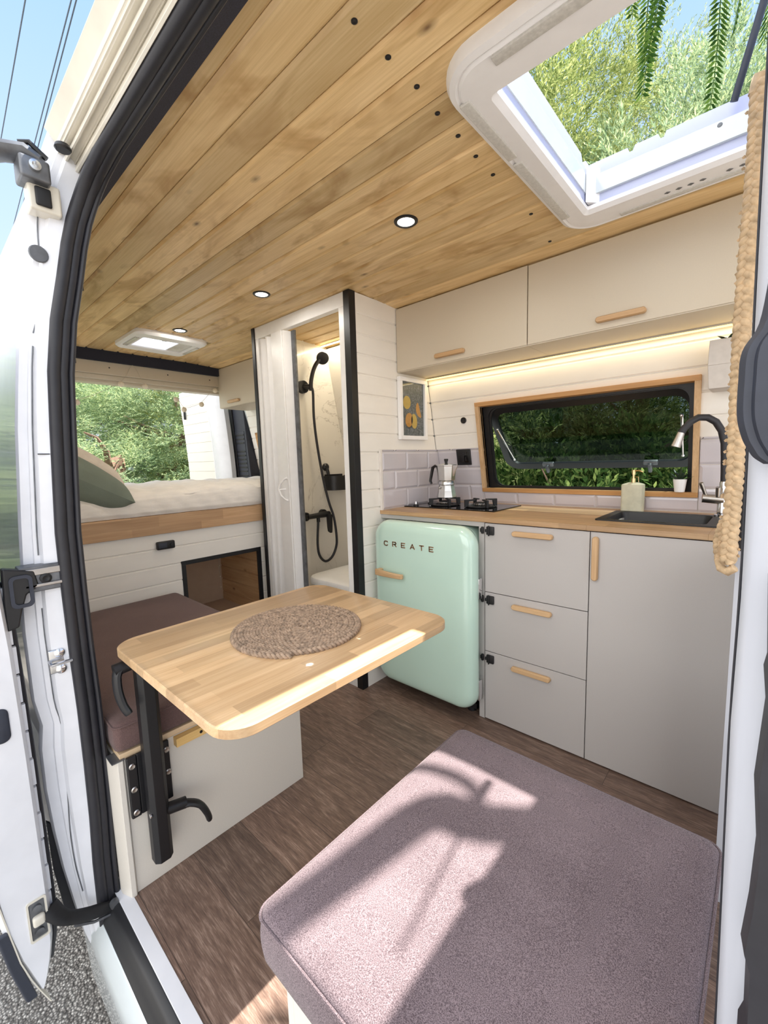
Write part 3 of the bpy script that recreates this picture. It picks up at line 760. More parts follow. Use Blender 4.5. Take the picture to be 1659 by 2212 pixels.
# ---- front pillar of the door opening, with its black lining and ragged rubber
yP = .45
left = [(-.020, 1.62), (-.016, 1.3), (-.0125, 1.08), (-.012, 1.03), (-.013, .92), (-.011, .80), (-.008, .62), (-.006, .2), (-.004, -.3)]
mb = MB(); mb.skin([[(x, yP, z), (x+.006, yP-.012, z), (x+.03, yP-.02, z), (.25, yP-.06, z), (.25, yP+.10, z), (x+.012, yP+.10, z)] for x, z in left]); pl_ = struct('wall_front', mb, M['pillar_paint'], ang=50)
mb = MB(); re = [(.0, 1.06), (.003, 1.0), (.0015, .99), (.004, .965), (.001, .90), (.005, .85), (.0035, .80), (.0005, .758), (.0045, .745), (.0055, .70), (.0025, .688), (.003, .64), (.001, .56), (.0, .3)]
mb.skin([[(x+.003, yP-.034, z), (x+.006, yP-.052, z), (x+.05, yP-.066, z), (x+.05, yP-.034, z)] for x, z in re]); build('ragged_seal', mb, M['rubber'], pl_, ang=30)
mb = MB(); up = [(-.008, 1.275), (-.012, 1.24), (-.0205, 1.222), (-.0215, 1.20), (-.0210, 1.176), (-.0175, 1.160), (-.0135, 1.151), (-.010, 1.145), (-.004, 1.140)]
up = [(float(p.x), float(p.z)) for p in smooth_path([(x, 0, z) for x, z in up], 5)]
mb.skin([[(x, yP-.03, z), (x+.004, yP-.036, z), (x+.0085, yP-.036, z), (x+.0105, yP-.041, z), (x+.05, yP-.05, z), (x+.05, yP-.025, z), (x+.003, yP-.025, z)] for x, z in up]); build('belt_cover', mb, M['anth'], pl_, ang=40)
mb = MB(); mb.tube([(float(np.interp(z, [q[1] for q in left[::-1]], [q[0] for q in left[::-1]]))-.0012, yP+.02, z) for z in np.linspace(.35, 1.6, 24)], .0013, 6); build('dark_edge', mb, M['rubber'], pl_)
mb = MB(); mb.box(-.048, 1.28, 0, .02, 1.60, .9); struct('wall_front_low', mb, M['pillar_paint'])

# ---- large front roof window (window_2)
w2 = bpy.data.objects.new('window_2', None); COL.objects.link(w2); w2.location = (-.28, 1.22, 1.935); w2['kind'] = 'structure'; ORG['window_2'] = Vector(w2.location)
mb = MB(); oi = (-.474, -.031, .918, 1.522, .004)
def fr2(q0, z0, q1, z1): 
    a = [(u, v, z0) for u, v in rrect(*q0, 8)]; b = [(u, v, z1) for u, v in rrect(*q1, 8)]; return a, b
O = (-.565, .06, .795, 1.648, .10)
def grow(q, g): return (q[0]-g, q[1]+g, q[2]-g, q[3]+g, max(.004, q[4]+g))
rs = [(O, 1.944), (O, 1.925), (grow(O, -.006), 1.913), (grow(O, -.018), 1.908), (grow(O, -.024), 1.912), (grow(O, -.030), 1.907), (grow(O, -.058), 1.905), (grow(oi, .012), 1.905), (grow(oi, .006), 1.910), (oi, 1.915), (oi, 1.926), (grow(oi, .02), 1.926), (O, 1.944)]
mb.skin([[(u, v, z) for u, v in rrect(*q, 8)] for q, z in rs], caps=False); build('inner_frame', mb, M['white'], w2, ang=35)
mb = MB()
for (a, b, c, d) in ((-.545, -.521, .885, 1.12), (-.545, -.521, 1.145, 1.50), (-.44, -.10, .826, .85), (-.40, -.02, 1.592, 1.612)):
    mb.rbox(a, c, 1.902, b, d, 1.908, .002)
build('light_strip', mb, M['lightcover'], w2)
mb = MB()
for i in range(6):
    u = -.27 + i*.028 + (.03 if i > 3 else 0); mb.prism([(u-.008, 1.575, 1.9045), (u, 1.569, 1.9045), (u+.008, 1.575, 1.9045), (u, 1.581, 1.9045)], (0, 0, -.0008))
build('blind_symbols', mb, M['greysteel'], w2)
# well walls, notched along their top edge
mb = MB()
def wellwall(p0, p1, ztop, notches, inward):
    p0, p1 = Vector(p0), Vector(p1); L = (p1-p0).length; t = (p1-p0)/L; n = Vector(inward)
    prof = [(0, ztop)]
    for (u, w, dpt) in notches: prof += [(u-w, ztop), (u-w*.4, ztop-dpt), (u+w*.4, ztop-dpt), (u+w, ztop)]
    prof.append((L, ztop))
    poly = [p0 + t*0 + Vector((0, 0, 1.915))] + [p0 + t*u + Vector((0, 0, z)) for u, z in prof] + [p0 + t*L + Vector((0, 0, 1.915))]
    mb.prism(poly, n*-.012)
wellwall((-.478, .914, 0), (-.478, 1.535, 0), 2.052, [(.57, .022, .018)], (1, 0, 0))
wellwall((-.478, 1.535, 0), (-.027, 1.535, 0), 2.052, [(.118, .010, .014), (.196, .010, .014)], (0, -1, 0))
wellwall((-.027, .914, 0), (-.027, 1.535, 0), 2.052, [], (-1, 0, 0)); wellwall((-.478, .914, 0), (-.027, .914, 0), 2.052, [], (0, 1, 0))
build('well_wall', mb, M['blind'], w2, smooth=False)
mb = MB(); mb.prism([(-.474, 1.50, 2.03), (-.444, 1.535, 2.03), (-.474, 1.535, 2.03)], (0, 0, -.10)); build('corner_clip', mb, M['white'], w2)
mb = MB(); mb.lathe([(.008, 0), (.008, .004), (.004, .006)], (-.15, 1.534, 2.0), 14, 'y'); mb.map(lambda p: Vector((p.x, 3.064-p.y, p.z))); build('press_stud', mb, M['greysteel'], w2)
mb = MB(); slab(mb, -.60, .10, .80, 1.66, 2.01, 2.045, [(-.492, -.014, .90, 1.55)]); build('outer_curb', mb, M['white'], w2, bev=.006)
mb = MB(); mb.box(-.472, 1.5225, 1.916, -.032, 1.530, 1.925); build('insect_rail', mb, M['black'], w2)
# lid standing open on its front hinge
lp = lambda u, v, d: (-.005 + u*.215 + d, v, 2.06 + u*.977)
mb = MB(); n = 10
mb.skin([[lp(u, v, .02*math.sin(PI*u/.47)*(1 - (2*(v-1.22)/.70)**6)) for v in np.linspace(.87, 1.57, 12)] + [lp(u, v, .02*math.sin(PI*u/.47)*(1 - (2*(v-1.22)/.70)**6)+.006) for v in np.linspace(1.57, .87, 12)] for u in np.linspace(0, .47, n)])
build('open_lid', mb, M['milky'], w2)
mb = MB(); mb.tube([lp(0, .87, 0), lp(.47, .87, 0), lp(.47, 1.57, 0), lp(0, 1.57, 0)], .014, 8, closed=True); build('lid_rim', mb, M['white'], w2)
mb = MB(); a = Vector((-.122, 1.505, 2.03)); b = Vector((.012, 1.36, 2.46)); m_ = a.lerp(b, .42); mb.cyl(a, m_, .0085, n=12); build('gas_strut', mb, M['anth'], w2)
mb = MB(); mb.cyl(m_, b, .0035, n=8); build('strut_rod', mb, M['anth'], w2)

# ---- small rear roof window (window_3), blind half drawn
w3 = bpy.data.objects.new('window_3', None); COL.objects.link(w3); w3.location = (-2.87, 1.16, 1.935); w3['kind'] = 'structure'; ORG['window_3'] = Vector(w3.location)
O = (-3.10, -2.68, .955, 1.375, .05); oi = (-2.985, -2.765, 1.02, 1.315, .004)
rs = [(O, 1.938), (O, 1.918), (grow(O, -.012), 1.908), (grow(oi, .006), 1.906), (oi, 1.912), (oi, 1.955), (grow(oi, .02), 1.955), (O, 1.938)]
mb = MB(); mb.skin([[(u, v, z) for u, v in rrect(*q, 6)] for q, z in rs], caps=False); build('inner_frame', mb, M['white'], w3, ang=35)
mb = MB()
for (a, b) in ((.975, 1.0), (1.335, 1.355)): mb.rbox(-2.99, a, 1.902, -2.78, b, 1.907, .002)
build('light_strip', mb, M['lightcover'], w3)
mb = MB(); mb.box(-2.985, 1.02, 1.95, -2.765, 1.315, 1.955); build('milky_pane', mb, M['milky'], w3)
mb = MB(); mb.box(-2.985, 1.23, 1.915, -2.765, 1.315, 1.92); build('blind', mb, M['lightcover'], w3)
mb = MB(); mb.rbox(-2.80, 1.13, 1.914, -2.775, 1.16, 1.945, .003); build('lever', mb, M['greysteel'], w3)

# ---- shower cabin
mb = MB(); mb.box(-2.29, 1.47, 0, -2.262, 2.6, 1.93); mb.map(lambda p: Vector((p.x, min(p.y, W(p.z)-.002), p.z))); struct('wall_shower_rear', mb, M['white_plank'])
mb = MB(); mb.box(-2.262, 1.50, .05, -2.25, 2.6, 1.90); mb.map(lambda p: Vector((p.x, min(p.y, W(p.z)-.012), p.z))); struct('wall_shower_marble', mb, M['marble'])
mb = MB(); mb.add([(-2.25, W(.05)-.02, .05), (-1.50, W(.05)-.02, .05), (-1.50, W(1.9)-.02, 1.9), (-2.25, W(1.9)-.02, 1.9), (-2.25, W(.05)-.004, .05), (-1.50, W(.05)-.004, .05), (-1.50, W(1.9)-.004, 1.9), (-2.25, W(1.9)-.004, 1.9)], [(3,2,1,0),(4,5,6,7),(0,1,5,4),(1,2,6,5),(2,3,7,6),(3,0,4,7)])
struct('wall_shower_back', mb, M['marble'])
mb = MB(); mb.box(-1.505, 1.48, .05, -1.492, 2.6, 1.93); mb.map(lambda p: Vector((p.x, min(p.y, W(p.z)-.002), p.z))); struct('wall_shower_front', mb, M['marble'])
mb = MB(); mb.box(-2.25, 1.46, 0, -1.505, 2.32, .05); struct('floor_shower', mb, M['white'])
mb = MB(); mb.box(-1.513, 1.436, 0, -1.474, 1.476, 1.933); struct('trim_8', mb, M['black'], bev=.001)
mb = MB(); mb.box(-2.292, 1.432, 0, -2.264, 1.47, 1.933); struct('trim_9', mb, M['black'], bev=.001)
mb = MB(); mb.box(-2.264, 1.438, 1.868, -1.513, 1.472, 1.933); mb.box(-1.549, 1.438, .0, -1.513, 1.472, 1.868); mb.box(-2.264, 1.438, 0, -2.232, 1.472, 1.868); mb.box(-2.232, 1.438, 0, -1.549, 1.472, .06)
struct('trim_10', mb, M['white'], bev=.002)
# folding door pushed together on the left
d2 = bpy.data.objects.new('door_2', None); COL.objects.link(d2); d2.location = (-2.1, 1.45, .06); d2['kind'] = 'structure'; ORG['door_2'] = Vector(d2.location)
zig = [((-2.230, 1.458), (-2.200, 1.434)), ((-2.197, 1.434), (-2.172, 1.468)), ((-2.169, 1.468), (-2.140, 1.430)), ((-2.137, 1.430), (-2.112, 1.468)), ((-2.109, 1.468), (-2.084, 1.428)), ((-2.080, 1.425), (-1.985, 1.423)), ((-1.981, 1.426), (-1.963, 1.50))]
for (a, b) in zig:
    a, b = Vector((*a, .07)), Vector((*b, .07)); d = (b-a).normalized(); n = Vector((d.y, -d.x, 0))*.004
    mb = MB(); mb.prism([a+n, b+n, b-n, a-n], (0, 0, 1.79)); build('panel', mb, M['white'], d2, bev=.001)
mb = MB(); mb.tube([(-2.0, 1.420, 1.072), (-2.012, 1.41, 1.066), (-2.03, 1.395, 1.045), (-2.043, 1.388, 1.012), (-2.03, 1.395, .975), (-2.012, 1.41, .952), (-2.0, 1.420, .945)], [.007, .005, .006, .008, .006, .005, .007], 8)
mb.tube([(-2.043, 1.388, 1.008), (-2.015, 1.42, 1.010)], .005, 8); build('handle', mb, M['white'], d2)
mb = MB(); mb.box(-1.962, 1.468, .07, -1.930, 1.478, 1.86); build('magnet_strip', mb, M['greysteel'], d2)
# ================================================================== KITCHEN
YK = 1.61
def handle_h(x0, x1, y, z, par, mat='oak_handle', tilt=0):
    mb = MB(); rplate(mb, x0, x1, z-.0105, z+.0105, .0100, [(.002, y), (0, y-.003), (0, y-.014), (.003, y-.018)], 'y')
    return build('handle', mb, M[mat], par)
# worktop with sink cut-out
mb = MB(); zt0, zt1 = .883, .902
SX0, SX1, SY0, SY1 = -.478, -.128, 1.765, 2.045
mb.box(-1.4755, 1.605, zt0, SX0, W(.9)-.004, zt1); mb.box(SX1, 1.605, zt0, -.042, W(.9)-.004, zt1)
mb.box(SX0, 1.605, zt0, SX1, SY0, zt1); mb.box(SX0, SY1, zt0, SX1, W(.9)-.004, zt1)
wt = tag(build('worktop', mb, M['oak'], bev=.0008), 'long oiled oak worktop over the grey kitchen cabinets and fridge', 'worktop')

# drawer unit
du = thing('drawer_unit', 'grey kitchen unit of three stacked drawers beside the mint fridge', 'cabinet', (-.675, 1.9, 0))
mb = MB(); mb.box(-.884, 1.632, .03, -.868, 2.14, .882); mb.box(-.482, 1.632, .03, -.468, 2.14, .882); mb.box(-.868, 2.10, .03, -.482, 2.14, .882); mb.box(-.868, 1.632, .03, -.482, 2.10, .045); mb.box(-.868, 1.68, .0, -.482, 1.70, .03); mb.box(-.868, 1.64, 0, -.852, 2.1, .03)
build('body', mb, M['cab'], du)
for (z0, z1, hz) in ((.584, .879, .846), (.3195, .581, .543), (.006, .3165, .278)):
    mb = MB(); mb.box(-.882, YK, z0, -.4665, YK+.018, z1); dr = build('drawer', mb, M['cab'], du, bev=.0008)
    handle_h(-.757, -.594, YK, hz, dr)
    mb = MB(); zc = z1 - .030
    mb.rbox(-.872, YK-.010, zc-.018, -.838, YK-.0004, zc+.018, .003); mb.rbox(-.878, YK-.012, zc-.006, -.868, YK-.001, zc+.006, .002)
    mb.rbox(-.897, YK-.010, zc-.015, -.886, YK-.0004, zc+.015, .003); mb.rbox(-.902, YK-.009, zc-.008, -.895, YK-.001, zc+.008, .002); mb.rbox(-.862, YK-.014, zc-.022, -.857, YK-.008, zc+.022, .0015)
    build('latch', mb, M['black'], dr)
# sink cabinet
sc = thing('sink_cabinet', 'grey cabinet with one tall door below the black sink', 'cabinet', (-.26, 1.9, 0))
mb = MB(); mb.box(-.466, 1.632, .03, -.45, 2.14, .882); mb.box(-.075, 1.632, .03, -.06, 2.14, .882); mb.box(-.45, 2.12, .03, -.075, 2.14, .882); mb.box(-.45, 1.632, .03, -.075, 2.12, .045); mb.box(-.45, 1.68, 0, -.075, 1.70, .03); mb.box(-.10, 1.68, 0, -.06, 2.1, .03)
build('body', mb, M['cab'], sc)
mb = MB(); mb.box(-.4635, YK, .006, -.0585, YK+.018, .879); dr = build('door', mb, M['cab'], sc, bev=.0008)
mb = MB(); rplate(mb, -.4555, -.434, .705, .864, .0105, [(.002, YK), (0, YK-.003), (0, YK-.014), (.003, YK-.018)], 'y'); build('handle', mb, M['oak_handle_z'], dr)
# fridge surround panel
mb = MB(); mb.box(-1.475, YK+.002, .862, -.886, YK+.02, .882); mb.box(-.912, YK+.002, 0, -.886, YK+.02, .862); mb.box(-.898, YK+.02, 0, -.886, 2.12, .882)
tag(build('fridge_surround', mb, M['cab'], bev=.0008), 'grey laminate surround strip above and right of the mint fridge', 'panel')
# refrigerator
fg = thing('refrigerator', 'mint green retro refrigerator with rounded door and wooden handle', 'fridge', (-1.18, 1.85, 0))
mb = MB(); rplate(mb, -1.455, -.918, .045, .858, .075, [(0, 1.586), (0, 2.06)], 'y', 8); build('body', mb, M['mint'], fg)
mb = MB()
for x in (-1.40, -.965):
    for y in (1.64, 2.0):
        mb = MB(); mb.cyl((x, y, 0), (x, y, .046), .02, n=14); build('foot', mb, M['black'], fg)
mb = MB(); rplate(mb, -1.445, -.925, .055, .848, .07, [(0, 1.586), (0, 1.574)], 'y', 8); build('door_seal', mb, M['rubber'], fg)
mb = MB(); rplate(mb, -1.452, -.887, .050, .868, .088, [(.010, 1.575), (.002, 1.571), (0, 1.560), (.0015, 1.548), (.006, 1.536), (.013, 1.526), (.022, 1.519), (.034, 1.5145), (.05, 1.512), (.10, 1.5105), (.2, 1.510)], 'y', 10)
fd = build('door', mb, M['mint'], fg, ang=60)
YD = 1.512
mb = MB(); mb.rbox(-1.402, YD-.030, .604, -1.380, YD+.002, .632, .004)
mb.skin([[(x, y-.008, z-h), (x, y+.008, z-h), (x, y+.008, z+h), (x, y-.008, z+h)] for x, y, z, h in ((-1.404, YD-.028, .618, .015), (-1.37, YD-.032, .617, .0145), (-1.31, YD-.034, .6165, .0125), (-1.26, YD-.033, .616, .0115), (-1.236, YD-.028, .616, .0115))])
build('handle', mb, M['oak_handle'], fd, bev=.004)
LET = {'C': [[(.021, .017), (.017, .020), (.005, .020), (0, .015), (0, .005), (.005, 0), (.017, 0), (.021, .003)]],
       'R': [[(0, 0), (0, .020)], [(0, .020), (.016, .020), (.020, .0165), (.020, .0125), (.016, .009), (0, .009)], [(.012, .009), (.021, 0)]],
       'E': [[(0, 0), (0, .020)], [(0, .020), (.020, .020)], [(0, .010), (.017, .010)], [(0, 0), (.020, 0)]],
       'A': [[(0, 0), (.0115, .020)], [(.0115, .020), (.023, 0)], [(.005, .006), (.018, .006)]],
       'T': [[(.0105, 0), (.0105, .020)], [(0, .020), (.021, .020)]]}
for i, ch in enumerate('CREATE'):
    mb = MB(); x0 = -1.366 + i*.0532
    for st_ in LET[ch]:
        for (a, b) in zip(st_[:-1], st_[1:]):
            a = Vector((x0+a[0], 0, .749+a[1])); b = Vector((x0+b[0], 0, .749+b[1])); d = (b-a).normalized(); n = Vector((-d.z, 0, d.x))*.0024; e = d*.0022
            poly = [a-e+n, b+e+n, b+e-n, a-e-n]; mb.prism([(p.x, YD+.001, p.z) for p in poly], (0, -.0042, 0))
    build('letter', mb, M['copper'], fd, smooth=False)
for z in (.60, .145):
    mb = MB(); mb.box(-.920, 1.545, z-.045, -.900, 1.585, z+.045) if 0 else mb.rbox(-.8945, 1.566, z-.045, -.886, 1.592, z+.045, .002); build('hinge', mb, M['chrome'], fg)
mb = MB(); mb.box(-1.44, 1.62, .02, -.93, 1.64, .046); build('kick_plate', mb, M['black'], fg)

# hob with moka pot
hb = thing('gas_hob', 'black glass two burner gas hob set into the oak worktop', 'hob', (-1.20, 1.935, .902))
mb = MB(); mb.box(-1.468, 1.792, .9015, -.935, 2.083, .9075); build('glass_plate', mb, M['black_gloss'], hb, bev=.0015)
for y in (1.822, 1.955):
    mb = MB(); mb.lathe([(.015, .9075), (.015, .912), (.010, .916)], (-1.410, y, 0), 18); kb = build('knob', mb, M['black'], hb)
    mb = MB(); mb.lathe([(.0085, .914), (.0080, .930), (.006, .931)], (-1.410, y, 0), 16); build('knob_cap', mb, M['chrome'], kb)
BUR = [(-1.288, 1.915), (-1.078, 1.925)]
for (bx, by) in BUR:
    mb = MB(); mb.lathe([(.070, .9075), (.068, .913), (.050, .914), (.046, .910)], (bx, by, 0), 32); bu = build('burner', mb, M['black'], hb)
    mb = MB(); mb.lathe([(.030, .913), (.034, .920), (.034, .926), (.030, .9265)], (bx, by, 0), 28)
    for k in range(18):
        a = 2*PI*k/18; mb.box(bx+.0335*math.cos(a)-.0015, by+.0335*math.sin(a)-.0015, .919, bx+.0335*math.cos(a)+.0015, by+.0335*math.sin(a)+.0015, .9262)
    build('flame_ring', mb, M['alu'], bu)
    mb = MB(); mb.lathe([(.029, .9265), (.029, .930), (.022, .932)], (bx, by, 0), 24); build('burner_cap', mb, M['iron'], bu)
    mb = MB(); mb.lathe([(.074, .909), (.077, .912), (.074, .915), (.071, .912)], (bx, by, 0), 36, caps=False)
    for k in range(4):
        a = PI/4 + PI/2*k + .12; c, s_ = math.cos(a), math.sin(a); n = Vector((-s_, c, 0))*.006
        P = lambda r, z: Vector((bx+r*c, by+r*s_, z))
        poly = [P(.086, .909), P(.086, .9465), P(.040, .9475), P(.028, .9475), P(.028, .942), P(.064, .938), P(.068, .909)]
        mb.prism([p - n for p in poly], n*2)
    build('pan_support', mb, M['iron'], bu, bev=.001)
mk = thing('moka_pot', 'octagonal aluminium moka pot with black handle on the left burner', 'coffee pot', (-1.283, 1.925, .948))
mx, my = -1.283, 1.925; r8 = lambda prof, c: MB().lathe(prof, c, 8)
def octa(prof):
    m_ = MB(); m_.lathe(prof, (mx, my, 0), 8); rot = Matrix.Rotation(PI/8, 4, 'Z'); c = Vector((mx, my, 0))
    return m_.map(lambda p: c + rot @ (p - c))
build('boiler', octa([(.052, .948), (.054, .951), (.046, .985), (.041, 1.012), (.040, 1.016)]), M['alu'], mk, smooth=False)
mb = MB(); mb.lathe([(.042, 1.016), (.044, 1.018), (.044, 1.033), (.042, 1.036)], (mx, my, 0), 28); build('collar', mb, M['alu'], mk)
build('jug', octa([(.042, 1.036), (.045, 1.040), (.054, 1.115), (.055, 1.118)]), M['alu'], mk, smooth=False)
mb = MB(); mb.skin([[(mx+.040, my-.02, 1.119), (mx+.072, my-.002, 1.119), (mx+.072, my+.002, 1.119), (mx+.040, my+.02, 1.119)], [(mx+.040, my-.016, 1.09), (mx+.057, my-.002, 1.088), (mx+.057, my+.002, 1.088), (mx+.040, my+.016, 1.09)], [(mx+.040, my-.006, 1.06), (mx+.0475, my-.002, 1.062), (mx+.0475, my+.002, 1.062), (mx+.040, my+.006, 1.06)]]); build('spout', mb, M['alu'], mk)
build('lid', octa([(.056, 1.118), (.056, 1.121), (.030, 1.127), (.012, 1.131)]), M['alu'], mk, smooth=False)
mb = MB(); mb.lathe([(.007, 1.128), (.0075, 1.134), (.0115, 1.150), (.010, 1.153)], (mx, my, 0), 10); build('lid_knob', mb, M['black'], mk)
mb = MB(); pts = [(-.048, 1.112), (-.066, 1.117), (-.082, 1.108), (-.088, 1.085), (-.094, 1.060), (-.100, 1.035), (-.092, 1.020)]
mb.tube([(mx+a, my-.006, z) for a, z in pts], [.007, .010, .011, .010, .0095, .009, .007], 8, flat=.75); build('handle', mb, M['black'], mk)
mb = MB(); mb.lathe([(.006, 0), (.006, -.004), (.004, -.006)], (mx-.014, my-.044, 1.002), 10, 'y'); build('safety_valve', mb, M['steel'], mk)

# sink and tap
sk = thing('kitchen_sink', 'black drop-in kitchen sink at the right end of the worktop', 'sink', (-.30, 1.905, .902))
mb = MB(); frame_rr(mb, (-.492, -.112, 1.748, 2.066, .012), (-.462, -.150, 1.772, 2.036, .03), .9025, .9075, 'z'); build('rim', mb, M['black'], sk, bev=.0015)
mb = MB(); rings = []
for (ins, z) in ((0, .9065), (.004, .89), (.014, .80), (.035, .765), (.07, .760)):
    rings.append([(u, v, z) for u, v in rrect(-.462+ins, -.150-ins, 1.772+ins, 2.036-ins, max(.01, .03), 5)])
mb.skin(rings, caps=False); n = len(rings[-1]); mb.f.append(tuple(range(len(mb.v)-n, len(mb.v))))
build('bowl', mb, M['black'], sk)
mb = MB(); mb.lathe([(.030, .7605), (.030, .763), (.018, .763), (.010, .761)], (-.306, 1.904, 0), 20); build('drain', mb, M['steel'], sk)
tp = thing('kitchen_tap', 'brushed steel tap with black flexible gooseneck spout behind the sink', 'tap', (-.123, 2.02, .902))
mb = MB(); mb.lathe([(.026, .9075), (.026, .915), (.019, .918), (.019, .985), (.0155, .99), (.0145, 1.035), (.013, 1.04)], (-.1235, 2.02, 0), 24); build('column', mb, M['chrome'], tp)
mb = MB(); mb.cyl((-.123, 2.015, .972), (-.186, 2.005, .978), .0175, n=22); build('valve_body', mb, M['steel'], tp)
mb = MB(); mb.tube([(-.176, 2.0, .99), (-.182, 1.995, 1.01), (-.19, 1.985, 1.035)], [.006, .007, .0075], 10); mb.tube([(-.140, 2.0, .985), (-.139, 1.985, 1.02)], [.007, .007], 10); build('lever', mb, M['steel'], tp)
nk = [(-.1235, 2.02, 1.035), (-.125, 2.02, 1.08), (-.127, 2.018, 1.13), (-.130, 2.015, 1.18), (-.140, 2.008, 1.225), (-.158, 2.0, 1.258), (-.182, 1.99, 1.275), (-.208, 1.98, 1.277), (-.232, 1.972, 1.262), (-.25, 1.965, 1.238), (-.258, 1.962, 1.220)]
mb = MB(); mb.tube(nk, .0125, 14); build('hose_spout', mb, M['rubber'], tp)
mb = MB(); mb.cyl((-.257, 1.962, 1.224), (-.272, 1.957, 1.172), .0125, .0165, n=20); build('nozzle', mb, M['steel'], tp)
# soap dispenser
so = thing('soap_dispenser', 'pale stone soap dispenser with brass pump behind the sink', 'soap dispenser', (-.437, 2.095, .902))
mb = MB(); rings = []
for (h, k) in ((.9025, 1), (.905, 1.0), (1.012, 1.0), (1.020, .98), (1.024, .75), (1.028, .45)): rings.append([(u, v, h) for u, v in rrect(-.437-.041*k, -.437+.041*k, 2.095-.030*k, 2.095+.030*k, .009*k, 3)])
mb.skin(rings); build('bottle', mb, M['stone'], so)
mb = MB(); mb.cyl((-.437, 2.095, 1.026), (-.437, 2.095, 1.046), .0085, n=14); mb.cyl((-.437, 2.095, 1.046), (-.437, 2.095, 1.062), .005, n=10); mb.cyl((-.437, 2.095, 1.062), (-.437, 2.095, 1.082), .0075, n=14); mb.tube([(-.437, 2.095, 1.079), (-.412, 2.087, 1.079), (-.400, 2.083, 1.074)], .0035, 8); mb.tube([(-.430, 2.095, 1.052), (-.418, 2.092, 1.052), (-.416, 2.091, 1.030)], .0015, 6)
build('pump', mb, M['brass'], so)
# plant on the window sill
def rosette(name, c, n, L, w, par, mat, up=.8, seed=1):
    r = random.Random(seed); mb = MB(); c = Vector(c)
    for i in range(n):
        a = 2*PI*i/n*2.4 + r.uniform(-.3, .3); e = r.uniform(.45, 1.35)*up; l = L*r.uniform(.6, 1.1)
        d = Vector((math.cos(a)*math.cos(e), math.sin(a)*math.cos(e), math.sin(e))); s_ = Vector((-math.sin(a), math.cos(a), 0)); u = s_.cross(d)
        rings = []
        for t in (0, .3, .65, 1):
            q = c + d*l*t + Vector((0, 0, -.15*l*t*t)); ww = w*(1-.05-.9*t**2)*(.7+t*.6)
            rings.append([q + s_*ww, q + u*ww*.35, q - s_*ww, q - u*ww*.2])
        mb.skin(rings)
    return build(name, mb, mat, par, ang=60)
pp = thing('potted_plant', 'small dark succulent in a white pot on the window sill', 'potted plant', (-.276, 2.140, .987))
mb = MB(); mb.lathe([(.0165, .9875), (.018, .9885), (.0245, 1.038), (.0245, 1.041), (.022, 1.041), (.021, 1.033), (.001, 1.033)], (-.276, 2.14, 0), 24); build('pot', mb, M['white'], pp)
rosette('leaves', (-.276, 2.14, 1.033), 22, .075, .0075, pp, M['succ'], .9, 4)
# wall planter under the cupboard
wp = thing('wall_planter', 'square pale planter box on the kitchen wall with a dark succulent', 'planter', (-.125, 1.99, 1.42))
px0, px1, py0, py1 = -.185, -.085, 1.925, 2.065
mb = MB(); mb.hexa([(px0+.004, py0+.02, 1.372), (px1, py0+.02, 1.372), (px1, W(1.372)-.006, 1.372), (px0+.004, W(1.372)-.006, 1.372)], [(px0, py0, 1.45), (px1, py0, 1.45), (px1, W(1.45)-.006, 1.45), (px0, W(1.45)-.006, 1.45)])
mb.hexa([(px0, py0, 1.45), (px1, py0, 1.45), (px1, W(1.45)-.006, 1.45), (px0, W(1.45)-.006, 1.45)], [(px0+.002, py0, 1.535), (px1, py0, 1.535), (px1, W(1.535)-.006, 1.535), (px0+.002, W(1.535)-.006, 1.535)])
build('box', mb, M['concrete'], wp, bev=.002)
rosette('leaves', (-.138, 1.965, 1.532), 16, .045, .009, wp, M['succ'], .7, 9)
# socket, round outlet
ps = thing('wall_socket', 'square black wall socket on the tiles behind the moka pot', 'socket', (-1.285, W(1.16)-.013, 1.16))
mb = MB(); mb.rbox(-1.328, W(1.16)-.022, 1.116, -1.240, W(1.16)-.0085, 1.204, .003); mb.map(lambda p: Vector((p.x, p.y + W(p.z) - W(1.16), p.z))); build('plate', mb, M['black'], ps)
mb = MB(); mb.rbox(-1.315, W(1.16)-.025, 1.130, -1.253, W(1.16)-.020, 1.190, .002); mb.map(lambda p: Vector((p.x, p.y + W(p.z) - W(1.16), p.z))); build('flap', mb, M['black_gloss'], ps)
mb = MB(); mb.lathe([(.017, 0), (.017, -.006), (.014, -.008), (.011, -.005), (.009, -.005), (.0085, -.008), (.002, -.008)], (-1.27, W(1.36), 1.36), 24, 'y')
tag(recenter(build('round_outlet', mb, M['black']), (-1.27, W(1.36), 1.36)), 'small round black outlet on the white boards left of the window', 'outlet')
# picture
pc = thing('picture', 'white framed picture of yellow lemons on the white board wall', 'picture', (-1.474, 1.88, 1.27))
mb = MB(); y0, y1, z0, z1 = 1.763, 1.998, 1.262, 1.586
for q in ((y0, y1, z0, z0+.021), (y0, y1, z1-.021, z1), (y0, y0+.021, z0+.021, z1-.021), (y1-.021, y1, z0+.021, z1-.021)): mb.box(-1.4735, q[0], q[2], -1.452, q[1], q[3])
build('frame', mb, M['white'], pc, bev=.0015)
mb = MB(); mb.box(-1.4735, y0+.02, z0+.02, -1.466, y1-.02, z1-.02); pr = build('print', mb, M['print'], pc)
def lemon(cy, cz, ry, rz, rot, mat, bean=0):
    pts = []
    for k in range(28):
        a = 2*PI*k/28; rr = 1 + .05*math.cos(2*a); u, v = ry*rr*math.cos(a), rz*rr*math.sin(a); u += bean*(v/rz)**2
        pts.append((-1.4655, cy + u*math.cos(rot) - v*math.sin(rot), cz + u*math.sin(rot) + v*math.cos(rot)))
    mb = MB(); mb.prism(pts, (.0006, 0, 0)); return build('lemon', mb, M[mat], pr, smooth=False)
